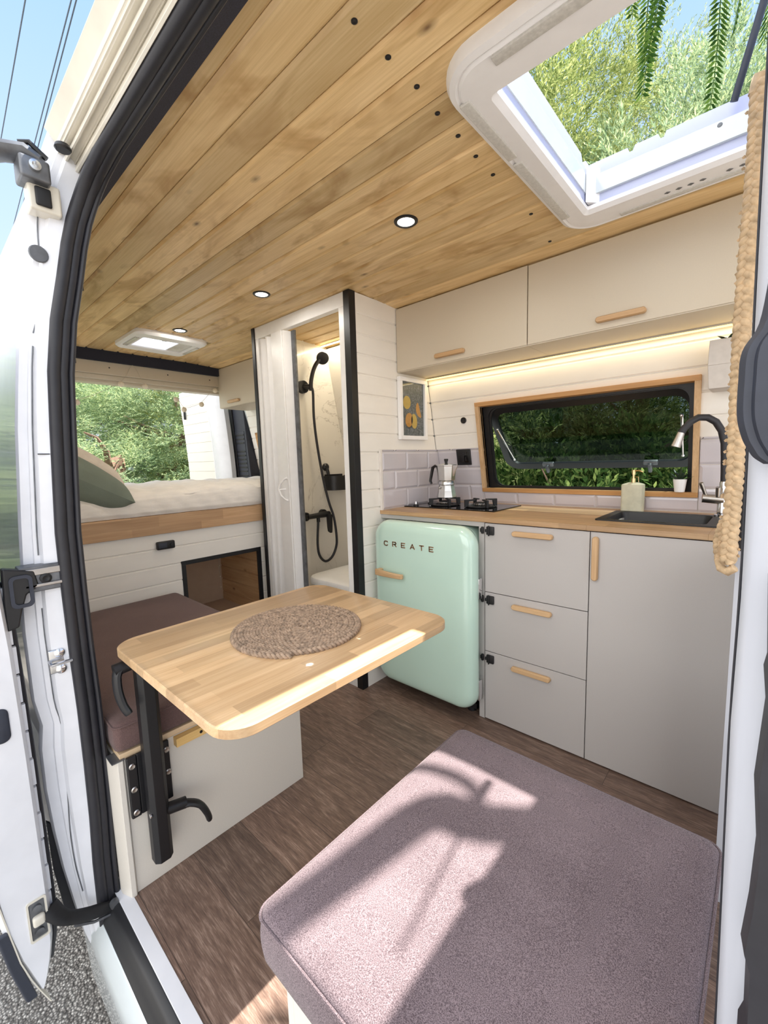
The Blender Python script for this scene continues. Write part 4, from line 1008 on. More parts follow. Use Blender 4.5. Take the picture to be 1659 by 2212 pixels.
lemon(1.832, 1.458, .030, .037, -.15, 'lemon'); lemon(1.928, 1.420, .016, .044, .35, 'orange', .012); lemon(1.848, 1.367, .030, .040, -.25, 'orange'); lemon(1.892, 1.362, .025, .042, .12, 'lemon')
mb = MB(); mb.box(-1.4635, y0+.02, z0+.02, -1.462, y1-.02, z1-.02); build('glazing', mb, M['clear'], pc)
# overhead cabinets
def cupboard(x0, x1, yf, zb, zt, hx0, hx1, label, side):
    t = thing('wall_cabinet', label, 'cabinet', ((x0+x1)/2, yf+.12, zb), 'overhead cupboards')
    mb = MB(); yb = lambda z: W(z) - .012
    for (a, b) in ((x0, x0+.014), (x1-.014, x1)): mb.hexa([(a, yf+.019, zb+.012), (b, yf+.019, zb+.012), (b, yb(zb)-.003, zb+.012), (a, yb(zb)-.003, zb+.012)], [(a, yf+.019, zt), (b, yf+.019, zt), (b, yb(zt), zt), (a, yb(zt), zt)])
    mb.hexa([(x0, yf+.004, zb), (x1, yf+.004, zb), (x1, yb(zb), zb), (x0, yb(zb), zb)], [(x0, yf+.004, zb+.012), (x1, yf+.004, zb+.012), (x1, yb(zb+.012), zb+.012), (x0, yb(zb+.012), zb+.012)])
    mb.box(x0+.014, yf+.019, zt-.012, x1-.014, yb(zt)-.02, zt)
    build('body', mb, M['cab_warm'], t)
    mb = MB(); mb.box(x0+.0015, yf, zb+.004, x1-.0015, yf+.018, zt); d = build('door', mb, M['cab_warm'], t, bev=.0008)
    handle_h(hx0, hx1, yf, zb+.037, d)
    return t
cupboard(-1.474, -.7745, 1.766, 1.604, 1.917, -1.23, -1.066, 'cream overhead cupboard touching the shower wall, with short wooden handle', 0)
cupboard(-.7735, -.085, 1.766, 1.604, 1.915, -.51, -.348, 'cream overhead cupboard below the large skylight, above the kitchen window', 0)
cupboard(-3.36, -2.30, 1.77, 1.612, 1.918, -3.21, -3.04, 'cream overhead cupboard above the bed at the rear', 0)
# LED strips
def led(name, a, b, label, emat):
    t = thing(name, label, 'light strip', a); a, b = Vector(a), Vector(b)
    mb = MB(); mb.box(a.x, a.y-.008, a.z-.006, b.x, a.y+.008, a.z); build('channel', mb, M['alu'], t)
    mb = MB(); mb.box(a.x, a.y-.006, a.z-.010, b.x, a.y+.006, a.z-.006); build('diffuser', mb, emat, t)
led('led_strip', (-1.468, 2.018, 1.6035), (-.09, 2.018, 1.6035), 'warm glowing light strip under the kitchen overhead cupboards', M['led'])
led('led_strip', (-2.25, 1.925, 1.918), (-1.52, 1.925, 1.918), 'glowing light strip on the ceiling inside the shower', M['led_shower'])
# downlights
def downlight(x, y, label):
    t = thing('downlight', label, 'ceiling light', (x, y, 1.935), 'ceiling downlights')
    mb = MB(); mb.lathe([(.027, 0), (.029, -.005), (.036, -.0055), (.0395, -.003), (.040, .0)], (x, y, 1.936), 40); build('bezel', mb, M['black'], t)
    mb = MB(); mb.lathe([(.0275, -.001), (.0275, -.0032), (.02, -.0042)], (x, y, 1.936), 36); build('lens', mb, M['lens'], t)
downlight(-.943, 1.195, 'round black rimmed downlight nearest the large skylight'); downlight(-1.80, 1.193, 'round black rimmed downlight in front of the shower cabin'); downlight(-2.585, 1.152, 'small round downlight beside the rear roof window')

# ================================================================== SHOWER FITTINGS
sm = thing('shower_mixer', 'matt black shower mixer with hanging hose on the marble wall', 'shower', (-2.25, 1.79, .8))
for y, z in ((1.715, .805), (1.862, .812)):
    mb = MB(); mb.cyl((-2.2495, y, z), (-2.225, y, z), .028, n=24); build('wall_flange', mb, M['black'], sm)
mb = MB(); mb.tube([(-2.205, 1.71, .806), (-2.20, 1.78, .808), (-2.20, 1.83, .810), (-2.20, 1.885, .808)], [.016, .017, .021, .020], 16); mb.cyl((-2.24, 1.862, .812), (-2.2, 1.862, .81), .016); mb.cyl((-2.24, 1.715, .805), (-2.2, 1.715, .806), .015); mb.cyl((-2.2, 1.79, .80), (-2.2, 1.79, .765), .012, n=14); build('valve', mb, M['black'], sm)
mb = MB(); mb.skin([[(-2.19, 1.868-w, z), (-2.165, 1.868-w*.9, z-.01), (-2.165, 1.868+w*.9, z-.01), (-2.19, 1.868+w, z)] for z, w in ((.815, .018), (.77, .018), (.72, .015), (.693, .011))]); build('lever', mb, M['black'], sm, bev=.003)
hp_ = [(-2.19, 1.772, 1.63), (-2.19, 1.787, 1.599), (-2.195, 1.789, 1.446), (-2.195, 1.805, 1.271), (-2.19, 1.838, 1.051), (-2.18, 1.869, .895), (-2.165, 1.895, .787), (-2.175, 1.921, .652), (-2.19, 1.926, .575), (-2.2, 1.892, .509), (-2.2, 1.834, .492), (-2.2, 1.787, .540), (-2.2, 1.775, .625), (-2.2, 1.788, .765)]
mb = MB(); mb.tube(smooth_path(hp_), .0085, 10); build('hose', mb, M['rubber'], sm)
hs = thing('hand_shower', 'black hand shower resting in its round wall holder', 'shower head', (-2.25, 1.75, 1.64))
mb = MB(); mb.cyl((-2.2495, 1.745, 1.632), (-2.222, 1.745, 1.632), .040, .038, n=26); mb.tube([(-2.225, 1.745, 1.632), (-2.19, 1.766, 1.63)], .016, 12); build('wall_holder', mb, M['black'], hs)
mb = MB(); mb.tube(smooth_path([(-2.187, 1.770, 1.605), (-2.183, 1.770, 1.66), (-2.175, 1.782, 1.72), (-2.165, 1.80, 1.765), (-2.155, 1.825, 1.80)]), [.013]*21, 12); build('grip', mb, M['black'], hs)
mb = MB(); mb.lathe([(.012, -.030), (.034, -.014), (.039, -.004), (.039, .006), (.033, .009)], (0, 0, 0), 28); R = Vector((.78, -.42, -.46)).to_track_quat('Z', 'Y').to_matrix()
mb.map(lambda p: Vector((-2.140, 1.836, 1.806)) + R @ Vector(p)); build('head', mb, M['black'], hs)
bk = thing('shower_basket', 'black curved corner basket on the shower wall', 'basket', (-2.2, 2.0, 1.0))
mb = MB(); out = []; inn = []
for k in range(15):
    a = math.radians(180 + 180*k/14 - 90); out.append((-2.245 + .10*abs(math.cos(a))**.8*1.0, 1.985 + .095*math.sin(a))); inn.append((-2.245 + .095*abs(math.cos(a))**.8, 1.985 + .090*math.sin(a)))
mb.skin([[(x, y, .965) for x, y in out+inn[::-1]], [(x, y, 1.062) for x, y in out+inn[::-1]]]); mb.prism([(x, y, .965) for x, y in inn], (0, 0, .004)); build('tray', mb, M['black'], bk, ang=30)
mb = MB(); mb.box(-2.2495, 1.90, 1.03, -2.243, 2.06, 1.072); build('back_plate', mb, M['black'], bk)
hk = thing('suction_hook', 'round black suction hook on the marble above the basket', 'hook', (-2.25, 1.91, 1.12))
mb = MB(); mb.lathe([(.026, 0), (.025, .012), (.015, .020)], (-2.2495, 1.911, 1.122), 22, 'x'); build('cup', mb, M['black'], hk)
mb = MB(); mb.tube([(-2.232, 1.911, 1.115), (-2.225, 1.913, 1.085), (-2.222, 1.915, 1.070)], [.011, .012, .009], 10); build('stem', mb, M['black'], hk)
to = thing('portable_toilet', 'white box-shaped portable toilet with closed lid inside the shower', 'toilet', (-1.93, 1.85, .05))
mb = MB(); mb.rbox(-2.11, 1.63, .05, -1.57, 2.02, .402, .05, 4); build('tank', mb, M['white'], to)
mb = MB(); rplate(mb, -2.135, -1.55, 1.605, 2.035, .09, [(.012, .404), (.002, .409), (0, .42), (0, .438), (.006, .449), (.02, .455), (.06, .458)], 'z', 8); build('lid', mb, M['white'], to)

# ================================================================== BED AREA
bd = thing('bed_platform', 'raised bed platform with wooden edge board and white boarded front', 'bed', (-2.33, .85, 0))
fb = lambda u, v, d: (-2.345 + d, u, v)
mb = MB(); shiplap(mb, .28, 1.52, 0, .815, fb, hole=(.951, 1.437, .27, .641), phase=.729, pitch=.0935); build('front_panel', mb, M['white_plank'], bd, ang=20)
mb = MB(); mb.box(-2.362, .28, .809, -2.33, 1.52, .908); build('edge_board', mb, M['bedwood'], bd, bev=.002)
mb = MB(); mb.box(-3.45, .28, .80, -2.362, 2.12, .82); build('slat_base', mb, M['ply'], bd)
mb = MB()
for q in ((.949, 1.437, .620, .643), (.949, .972, .27, .62), (1.414, 1.437, .27, .62), (.949, 1.437, .25, .272)): mb.box(-2.358, q[0], q[2], -2.341, q[1], q[3])
build('hatch_frame', mb, M['black'], bd, bev=.001)
mb = MB(); mb.box(-2.875, .90, .2, -2.86, 1.46, .79); build('locker_back', mb, M['mdf'], bd)
mb = MB(); shiplap(mb, -2.86, -2.36, .2, .79, lambda u, v, d: (u, 1.43 - d, v), th=.01, pitch=.0935); build('locker_side', mb, M['brownpine'], bd, ang=20)
mb = MB(); mb.box(-2.86, .90, .2, -2.36, 1.43, .21); build('locker_floor', mb, M['mdf'], bd)
fl_ = thing('fairy_light_string', 'short string of tiny lights down the corner of the open locker', 'fairy lights', (-2.855, 1.42, .3))
mb = MB(); mb.tube([(-2.853, 1.413+.003*math.sin(z*40), z) for z in np.linspace(.28, .77, 16)], .0012, 6); build('wire', mb, M['wire'], fl_)
for z in np.linspace(.30, .76, 7):
    mb = MB(); mb.sph((-2.850, 1.412, z), .0048, 8, 6); build('bulb', mb, M['bulb'], fl_)
ct = thing('heater_controller', 'small black heater controller on the white boards under the bed', 'controller', (-2.345, .872, .75))
mb = MB(); mb.rbox(-2.3445, .828, .727, -2.322, .918, .769, .006); build('case', mb, M['black'], ct)
mb = MB(); mb.rbox(-2.3235, .836, .735, -2.3205, .876, .762, .001); build('screen', mb, M['anth'], ct)
mb = MB(); mb.lathe([(.009, 0), (.008, .005)], (-2.322, .901, .748), 14, 'x'); build('dial', mb, M['black'], ct)
# mattress with loose cotton cover
def matt(u, v):   # u along Y, v around the section
    y = .285 + u*(2.08 - .285)
    path = [(-2.335, .910), (-2.322, .93), (-2.320, .96), (-2.324, .99), (-2.338, 1.010), (-2.37, 1.025), (-2.45, 1.033), (-2.6, 1.036), (-2.9, 1.037), (-3.2, 1.036), (-3.42, 1.03), (-3.45, .99), (-3.45, .92)]
    s_ = v*(len(path)-1); i = min(int(s_), len(path)-2); t = s_-i
    x = path[i][0]*(1-t) + path[i+1][0]*t; z = path[i][1]*(1-t) + path[i+1][1]*t
    w = .004*math.sin(y*31 + x*9) + .003*math.sin(y*13 - x*23) + .0025*math.sin(y*57 + z*60)
    lift = .012*math.exp(-((y-1.25)/.28)**2) + .012*u
    if z > 1.0: z += w*1.2 + lift
    elif x > -2.5: x += w*.8; z += lift*max(0, (z-.92)/.09)
    return (x, y, z)
mb = MB(); mb.grid(matt, 110, 60); mt = tag(recenter(build('mattress', mb, M['bedding'], ang=180), (-2.9, 1.1, .91)), 'thick mattress under a crinkled cream cotton cover on the bed', 'mattress')
def pillow(name, label, c, size, R, mat, ribs=0):
    mb = MB(); a, b, h = size
    for sgn in (1, -1):
        def fn(u, v):
            x, y = 2*u-1, 2*v-1; px_ = x*(1-.07*(1-abs(y))**2*0 - .05*(y*y)*(0)) ; e = max(0, (1-x**4)*(1-y**4))
            pinch = 1 - .09*(1 - abs(x)**2)*(abs(y)**3) ; pinch2 = 1 - .09*(1 - abs(y)**2)*(abs(x)**3)
            z = sgn*h*(e**.55)*(1 + .06*math.sin(5*x+3*y)) + (.004*math.sin(x*ribs) if ribs else 0)*e
            return tuple(Vector(c) + R @ Vector((x*a*pinch2, y*b*pinch, z)))
        mb.grid(fn, 34, 34)
    o = build(name, mb, mat, ang=180); return tag(recenter(o, c), label, 'pillow')
pillow('pillow', 'sage green pillow leaning at the near end of the bed', (-2.48, .50, 1.11), (.21, .25, .105), Matrix.Rotation(math.radians(6), 3, 'Z') @ Matrix.Rotation(math.radians(-30), 3, 'X'), M['green'])
pillow('pillow', 'beige ribbed pillow tucked behind the green pillow', (-2.74, .54, 1.16), (.21, .26, .12), Matrix.Rotation(math.radians(4), 3, 'Z') @ Matrix.Rotation(math.radians(-28), 3, 'X'), M['rib'], 60)
# lights strung across the rear doorway
sl = thing('string_lights', 'thin cord with round cream bulbs strung across the open rear doorway', 'string lights', (-3.35, 1.15, 1.86))
BL = [(.70, 1.68), (.791, 1.60), (1.059, 1.742), (1.142, 1.865), (1.211, 1.743), (1.30, 1.70), (1.421, 1.67), (1.475, 1.60), (1.55, 1.617), (1.614, 1.649), (1.70, 1.74), (1.734, 1.768)]
mb = MB(); mb.tube(smooth_path([(-3.350, y, z) for y, z in BL], 3), .0014, 6); build('cord', mb, M['wire'], sl)
for (y, z) in ((.791, 1.592), (1.059, 1.735), (1.211, 1.736), (1.421, 1.662), (1.475, 1.592), (1.614, 1.641), (1.734, 1.76)):
    mb = MB(); mb.sph((-3.350, y, z-.008), .019, 14, 10); build('bulb', mb, M['bulb'], sl)

# ================================================================== BENCHES, TABLE
def cushion(name, label, x0, x1, y0, y1, z0, z1, mat, r=.03, pipe=True):
    t = thing(name, label, 'cushion', ((x0+x1)/2, (y0+y1)/2, z0))
    mb = MB(); nx = ny = 26; R = []
    for sgn in (1, -1):
        def fn(u, v):
            a, b = 2*u-1, 2*v-1
            x = (x0+x1)/2 + (x1-x0)/2*math.copysign(abs(a)**.92, a); y = (y0+y1)/2 + (y1-y0)/2*math.copysign(abs(b)**.92, b)
            crown = .010*(1-a**4)*(1-b**4)
            zc = (z0+z1)/2; h = (z1-z0)/2 - .012
            return (x, y, zc + sgn*(h + .012*(1-abs(a)**14)*(1-abs(b)**14)) + (crown if sgn > 0 else 0))
        mb.grid(fn, nx, ny)
    # side band, slightly bulged, with softly rounded upright corners
    o = [(u, v) for u, v in rrect(x0, x1, y0, y1, r, 6)]
    mb2 = MB(); rings = []
    for k, t_ in enumerate(np.linspace(0, 1, 7)):
        z = z0+.008 + (z1-z0-.016)*t_; bl = .003*math.sin(PI*t_)
        rings.append([(u, v, z) for u, v in rrect(x0-bl, x1+bl, y0-bl, y1+bl, r, 6)])
    prev_top = [(.003, .006), (.009, .010), (.03, .013), (.07, .015), (.14, .017)]
    for ins, dz in prev_top: rings.append([(u, v, z1-.008+dz*.8) for u, v in rrect(x0+ins, x1-ins, y0+ins, y1-ins, max(.012, r-ins*.3), 6)])
    low = [[(u, v, z0) for u, v in rrect(x0+.012, x1-.012, y0+.012, y1-.012, r, 6)]]
    mb2.skin(low + rings); build('cover', mb2, mat, t, ang=60)
    if pipe:
        mb = MB(); mb.tube([(u, v, z1-.0085) for u, v in rrect(x0-.0015, x1+.0015, y0-.0015, y1+.0015, r, 6)], .0024, 6, closed=True); build('seam', mb, mat, t)
    return t
bn = thing('bench_seat', 'cream bench box with pine batten below the brown cushion', 'bench', (-1.77, .58, 0))
mb = MB(); mb.box(-1.236, .305, 0, -1.22, .865, .393); mb.box(-2.33, .849, 0, -1.236, .865, .393); mb.box(-2.33, .29, 0, -1.245, .305, .393); build('panel', mb, M['bench_panel'], bn, bev=.001)
mb = MB(); mb.prism([(-1.22, .305, 0), (-1.212, .300, 0), (-1.212, .288, 0), (-1.245, .275, 0), (-1.262, .275, 0), (-1.262, .305, 0)], (0, 0, .395)); build('corner_profile', mb, M['bench_panel'], bn, bev=.001)
mb = MB(); mb.box(-1.262, .275, .395, -1.212, .305, .398); build('profile_cap', mb, M['greysteel'], bn)
mb = MB(); mb.box(-2.32, .295, .394, -1.2185, .868, .410); build('seat_board', mb, M['ply'], bn, bev=.001)
mb = MB(); mb.box(-1.2195, .43, .366, -1.198, .868, .391); mb.cyl((-1.1985, .50, .379), (-1.1975, .50, .379), .004, n=12); build('batten', mb, M['batten'], bn, bev=.001)
mb = MB(); mb.lathe([(.0045, 0), (.0045, .0008), (.003, .0008)], (-1.198, .50, .379), 12, 'x'); build('screw_hole', mb, M['black'], bn)
cushion('seat_cushion', 'long shade-darkened cushion on the bench behind the table', -2.32, -1.216, .29, .90, .411, .492, M['fab_shaded'], .018)
b2 = thing('bench_seat', 'pale bench box under the big mauve cushion in the foreground', 'bench', (-.29, .58, 0))
mb = MB(); mb.box(-.52, .315, 0, -.504, .80, .375); mb.box(-.504, .315, 0, -.04, .331, .375); mb.box(-.504, .80, 0, -.04, .816, .375); build('panel', mb, M['bench_panel'], b2, bev=.001)
mb = MB(); mb.box(-.53, .300, .376, -.03, .86, .392); build('seat_board', mb, M['batten'], b2, bev=.001)
cushion('seat_cushion', 'large mauve grey tweed cushion in the foreground, in striped sunlight', -.546, -.026, .287, .872, .393, .480, M['fab'], .022)

tb = thing('dining_table', 'light wooden table top carried on a black clamp post', 'table', (-1.19, .365, .09))
mb = MB(); rings = []
for ins, z in ((.0025, .6775), (0, .680), (0, .6975), (.0025, .70)): rings.append([(u, v, z) for u, v in rrect(-1.252+ins, -.648-ins, .310+ins, 1.0-ins, .062, 8)])
mb.skin(rings); build('tabletop', mb, M['beech'], tb)
def octo(cx, cy, a, c, z0, z1):
    p = [(cx-a, cy-c), (cx-c, cy-a), (cx+c, cy-a), (cx+a, cy-c), (cx+a, cy+c), (cx+c, cy+a), (cx-c, cy+a), (cx-a, cy+c)]
    m_ = MB(); m_.prism([(x, y, z0) for x, y in p], (0, 0, z1-z0)); return m_
build('post', octo(-1.181, .362, .0235, .0125, .092, .668), M['black'], tb, smooth=False, bev=.0012)
mb = MB(); mb.box(-1.215, .306, .225, -1.204, .330, .398); mb.box(-1.215, .330, .225, -1.206, .396, .398); mb.box(-1.215, .394, .225, -1.204, .412, .398); build('wall_rail', mb, M['black'], tb, bev=.003)
for (y, z) in ((.318, .372), (.318, .306), (.318, .240), (.404, .372), (.404, .306)):
    mb = MB(); mb.lathe([(.0085, 0), (.0085, .001), (.006, .003), (.002, .0022)], (-1.2042, y, z), 16, 'x'); build('bolt', mb, M['steel'], tb)
mb = MB(); mb.lathe([(.006, 0), (.006, .003)], (-1.168, .337, .236), 14, 'y'); build('bolt', mb, M['chrome'], tb)
mb = MB(); mb.box(-1.235, .322, .664, -1.11, .41, .6775); build('top_bracket', mb, M['greysteel'], tb, bev=.003)
def lever(pts, rad, hub0, hub1, name='clamp_lever'):
    m_ = MB(); m_.tube(smooth_path(pts, 4), [rad[min(int(i/4), len(rad)-1)] for i in range(4*(len(pts)-1)+1)], 10, flat=.7); m_.cyl(hub0, hub1, .0155, n=18)
    return build(name, m_, M['black'], tb)
lever([(-1.188, .308, .652), (-1.185, .300, .635), (-1.178, .298, .60), (-1.170, .303, .565), (-1.160, .312, .54)], [.014, .0135, .0135, .013, .011], (-1.19, .296, .650), (-1.19, .342, .655))
mb = MB(); mb.lathe([(.006, 0), (.006, -.003)], (-1.19, .2995, .650), 14, 'y'); build('lever_screw', mb, M['greysteel'], tb)
lever([(-1.175, .418, .212), (-1.165, .440, .210), (-1.155, .462, .195), (-1.148, .476, .165), (-1.146, .482, .140)], [.014, .013, .0125, .012, .010], (-1.178, .380, .222), (-1.172, .430, .214))
# placemat: coiled plait
def plait(mb, center_fn, L, amp, hgt, period, r, n, sides=5):
    for s_ in range(3):
        pts = []
        for i in range(n+1):
            t = i/n; p, nrm, up = center_fn(t); ph = 2*PI*(t*L/period) + 2*PI*s_/3
            pts.append(p + nrm*amp*math.sin(ph) + up*hgt*math.sin(2*ph))
        mb.tube(pts, r, sides)
mb = MB(); TURN = 10.5; RM = .166; MC = Vector((-.935, .676, .7055))
def spiral(t):
    # constant arc-length spacing
    rr = .006 + RM*math.sqrt(t); a = 2*PI*TURN*(rr/RM); d = Vector((math.cos(a), math.sin(a), 0)); return MC + d*rr, d, Vector((0, 0, 1))
plait(mb, spiral, 5.4, .0054, .0036, .033, .0049, 2200, 5)
tag(recenter(build('placemat', mb, M['seagrass'], ang=80), (MC.x, MC.y, .70)), 'round coiled seagrass placemat lying on the wooden table', 'placemat')

# braided straw hanging seen edge-on
rp = thing('braided_straw_hanging', 'long braided straw rope loop hanging beside the kitchen on the right', 'rope', (-.058, 1.2, .89))
mb = MB(); ys0 = 1.195
def rope_c(t):
    z = .905 + t*.955; x = -.0585 + .002*math.sin(t*9)
    return Vector((x, ys0, z)), Vector((.95, -.3, 0)), Vector((.3, .95, 0))
plait(mb, rope_c, .955, .0078, .0045, .046, .0088, 460, 8)
def rope_b(t):
    z = .893 + t*.10; return Vector((-.071-.008*math.sin(PI*t), ys0+.03, z)), Vector((1, 0, 0)), Vector((0, 1, 0))
plait(mb, rope_b, .11, .004, .003, .04, .0065, 60, 7)
mb.tube([(-.078, ys0+.03, .905), (-.070, ys0+.015, .888), (-.058, ys0+.005, .884), (-.046, ys0, .895)], [.008, .010, .010, .009], 8)
mb.tube([(-.066, ys0, 1.845), (-.060, ys0, 1.872), (-.050, ys0+.01, 1.878), (-.040, ys0+.02, 1.855)], [.010, .012, .012, .010], 8)
build('plait', mb, M['straw'], rp, ang=80)
mb = MB(); rr_ = random.Random(3)
for i in range(60):
    z = .9 + .95*rr_.random(); s_ = rr_.choice((-1, 1)); a = Vector((-.0585 + s_*.0145, ys0+.004, z)); mb.skin([[a, a+Vector((0, .002, .006)), a+Vector((s_*.002, 0, .007))], [a+Vector((s_*.004, -.002, -.001)), a+Vector((s_*.005, 0, .002)), a+Vector((s_*.006, -.002, .003))]])
build('frayed_ends', mb, M['straw'], rp, smooth=False)['kind'] = 'stuff'
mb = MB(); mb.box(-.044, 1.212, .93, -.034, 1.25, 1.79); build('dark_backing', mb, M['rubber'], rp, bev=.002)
for z in (1.70, .975, 1.30):
    mb = MB(); mb.tube([(-.046, 1.205, z), (-.030, 1.19, z+.003)], .0016, 6); build('tie_wire', mb, M['greysteel'], rp)
# ================================================================== OUTDOORS
mb = MB(); mb.box(-60, -60, -.70, 60, 60, -.58); struct('ground', mb, M['ground'])

def np_mesh(name, V, F, mat):
    me = bpy.data.meshes.new(name); k = F.shape[1]
    me.vertices.add(len(V)); me.vertices.foreach_set('co', V.astype(np.float32).ravel())
    me.loops.add(F.size); me.loops.foreach_set('vertex_index', F.astype(np.int32).ravel())
    me.polygons.add(len(F)); me.polygons.foreach_set('loop_start', np.arange(0, F.size, k, dtype=np.int32))
    me.update(); me.validate(); me.materials.append(mat); return me

def unit(a): return a/np.maximum(1e-9, np.linalg.norm(a, axis=-1, keepdims=True))

def foliage(name, mat, H, R, zc, nb, nc, per, BR, L, l, w, seed, droop=.12, upb=.55, inner=.62):
    """crown made of feathery plumes (bunches of flat sprays) set on an uneven ellipsoid"""
    g = np.random.default_rng(seed)
    d = unit(g.normal(size=(nb, 3)))
    lob = 1 + .20*np.sin(d[:, 0]*5+seed)*np.sin(d[:, 1]*4.3+1.7*seed) + .16*np.sin(d[:, 2]*7+d[:, 0]*6+seed)
    rad = (inner + (1-inner)*g.random(nb)**.5)*lob
    bc = d*rad[:, None]*np.array([R, R, (H-.2)/2])
    bc[:, 0:2] *= (1.10 - .42*np.clip(bc[:, 2:3]/(H/2), -1, 1))
    bc[:, 2] += zc
    bd = unit(d*np.array([1, 1, .35]) + np.array([0, 0, upb]) + g.normal(size=(nb, 3))*.25)      # plume direction
    bs = BR*(.6 + .8*g.random(nb))
    s_ = g.random((nb, nc, 1))**.8                                                              # place along the plume
    off = g.normal(size=(nb, nc, 3))*(.42*(1 - .72*s_))
    c = (bc[:, None, :] + bd[:, None, :]*(s_*1.7-.6)*bs[:, None, None] + off*bs[:, None, None]).reshape(-1, 3)
    n = len(c); bdn = np.repeat(bd, nc, axis=0); offn = off.reshape(-1, 3)
    ax = unit(bdn*1.0 + unit(offn)*.75 + g.normal(size=(n, 3))*.22)
    sd = unit(np.cross(ax, g.normal(size=(n, 3)))); LL = L*(.6 + .8*g.random(n))
    t = np.linspace(0, 1, per)[None, :, None]
    base = c[:, None, :] + ax[:, None, :]*t*LL[:, None, None] + np.array([0, 0, -droop])*(t**2)*LL[:, None, None]
    sg = np.where(np.arange(per) % 2 == 0, 1., -1.)[None, :, None]
    dr = unit(ax[:, None, :]*.85 + sd[:, None, :]*sg*.7*(1-.75*t) + g.normal(size=(n, per, 3))*.2)
    ll = l*(1.15 - .5*t)*(.7 + .6*g.random((n, per, 1)))
    nn = unit(np.cross(dr, g.normal(size=(n, per, 3))))
    a = base; b = base + dr*ll*.45 + nn*w; e = base + dr*ll; f = base + dr*ll*.45 - nn*w
    V = np.stack([a, b, e, f], axis=2).reshape(-1, 3)
    F = np.arange(len(V)).reshape(-1, 4)
    return np_mesh(name, V, F, mat)

CR_A = foliage('crown', M['leafA'], 6.4, 1.7, 2.9, 430, 52, 16, .33, .16, .044, .0050, 1)
CR_B = foliage('crown', M['leafB'], 6.0, 1.9, 2.7, 480, 52, 16, .34, .17, .047, .0052, 2)
CR_S = foliage('crown', M['leafD'], 1.5, .8, .65, 120, 26, 9, .16, .13, .055, .009, 3)
def trunk_mesh(H, r, seed, n=7):
    q = random.Random(seed); mb = MB(); pts = [(q.uniform(-.05, .05)*i, q.uniform(-.05, .05)*i, H*i/6) for i in range(7)]
    mb.tube(pts, [r*(1-.12*i) for i in range(7)], 10)
    for k in range(n):
        a = q.uniform(0, 6.28); z = H*q.uniform(.12, .8); L = q.uniform(.6, 1.3)
        mb.tube([(0, 0, z), (L*.5*math.cos(a), L*.5*math.sin(a), z+.25*L), (L*math.cos(a), L*math.sin(a), z+.6*L)], [r*.4, r*.28, r*.1], 7)
    me = bpy.data.meshes.new('trunk'); me.from_pydata(mb.v, [], mb.f); me.materials.append(M['bark']); me.polygons.foreach_set('use_smooth', [True]*len(me.polygons)); return me
TR_1 = trunk_mesh(4.6, .13, 5); TR_2 = trunk_mesh(1.1, .03, 6, 4)
def tree(label, x, y, s, rz, crown, trunk, cat='tree', name='conifer_tree', sz=1.0, group='trees around the van'):
    t = thing(name, label, cat, (x, y, -.58), group); t.rotation_euler = (0, 0, rz); t.scale = (s, s, s*sz)
    for nm, me in (('crown', crown), ('trunk', trunk)):
        o = bpy.data.objects.new(nm, me); COL.objects.link(o); o.parent = t
    return t
# behind the van, seen through the open rear doorway
tree('feathery green conifer filling the left of the open rear doorway', -7.2, .9, .95, .4, CR_B, TR_1, sz=.58)
tree('pale green conifer in the middle of the rear doorway, right of the stump', -7.2, 2.9, 1.0, 2.1, CR_B, TR_1, sz=.62)
tree('yellow green conifer beside the open white rear door', -7.0, 4.7, .95, 4.0, CR_A, TR_1, sz=.66)
tree('tall conifer further back, above the stump behind the van', -9.6, 1.6, 1.15, 1.2, CR_B, TR_1, sz=.6)
tree('conifer behind the rear door leaf, right of the doorway', -9.2, 5.2, 1.1, 5.0, CR_A, TR_1)
# beyond the kitchen wall, seen through window and roof window
tree('bushy olive green conifer filling the left half of the skylight view', -2.75, 6.5, 1.2, .9, CR_A, TR_1)
tree('bluish green conifer in the right half of the skylight view', -.75, 7.0, 1.12, 2.7, CR_B, TR_1)
tree('conifer standing further back between the two skylight conifers', -2.0, 9.6, 1.35, 3.9, CR_A, TR_1)
tree('dark conifer behind the left half of the kitchen window', -4.7, 6.3, 1.1, 5.1, CR_B, TR_1)
for i, (x, y, s, lab) in enumerate(((-2.25, 4.3, 1.3, 'grey green shrub outside the left end of the kitchen window'), (-1.45, 4.5, 1.38, 'leafy shrub below the middle of the kitchen window'), (-.75, 4.3, 1.34, 'bright green shrub behind the soap dispenser, outside the window'))):
    tree(lab, x, y, s, i*1.3, CR_S, TR_2, 'shrub', 'garden_shrub', 1.0, 'shrubs below the kitchen window')
# broken trunk
st = thing('tree_stump', 'reddish broken tree trunk standing beyond the bed', 'tree stump', (-5.7, 1.66, -.58))
mb = MB(); q = random.Random(2); rings = []
for z in np.linspace(-.58, 1.22, 8): rings.append([(-5.7+.105*(1+.12*math.sin(3*a+z*2))*math.cos(a), 1.66+.105*(1+.12*math.sin(2*a+z))*math.sin(a), z + (.10*math.sin(5*a) if z > 1.2 else 0)) for a in np.linspace(0, 2*PI, 18)[:-1]])
mb.skin(rings); build('trunk', mb, M['bark'], st)
mb = MB(); mb.tube([(-5.7, 1.60, 1.0), (-5.62, 1.56, 1.35), (-5.6, 1.47, 1.50), (-5.62, 1.36, 1.56)], [.045, .032, .022, .010], 8); build('branch', mb, M['bark'], st)

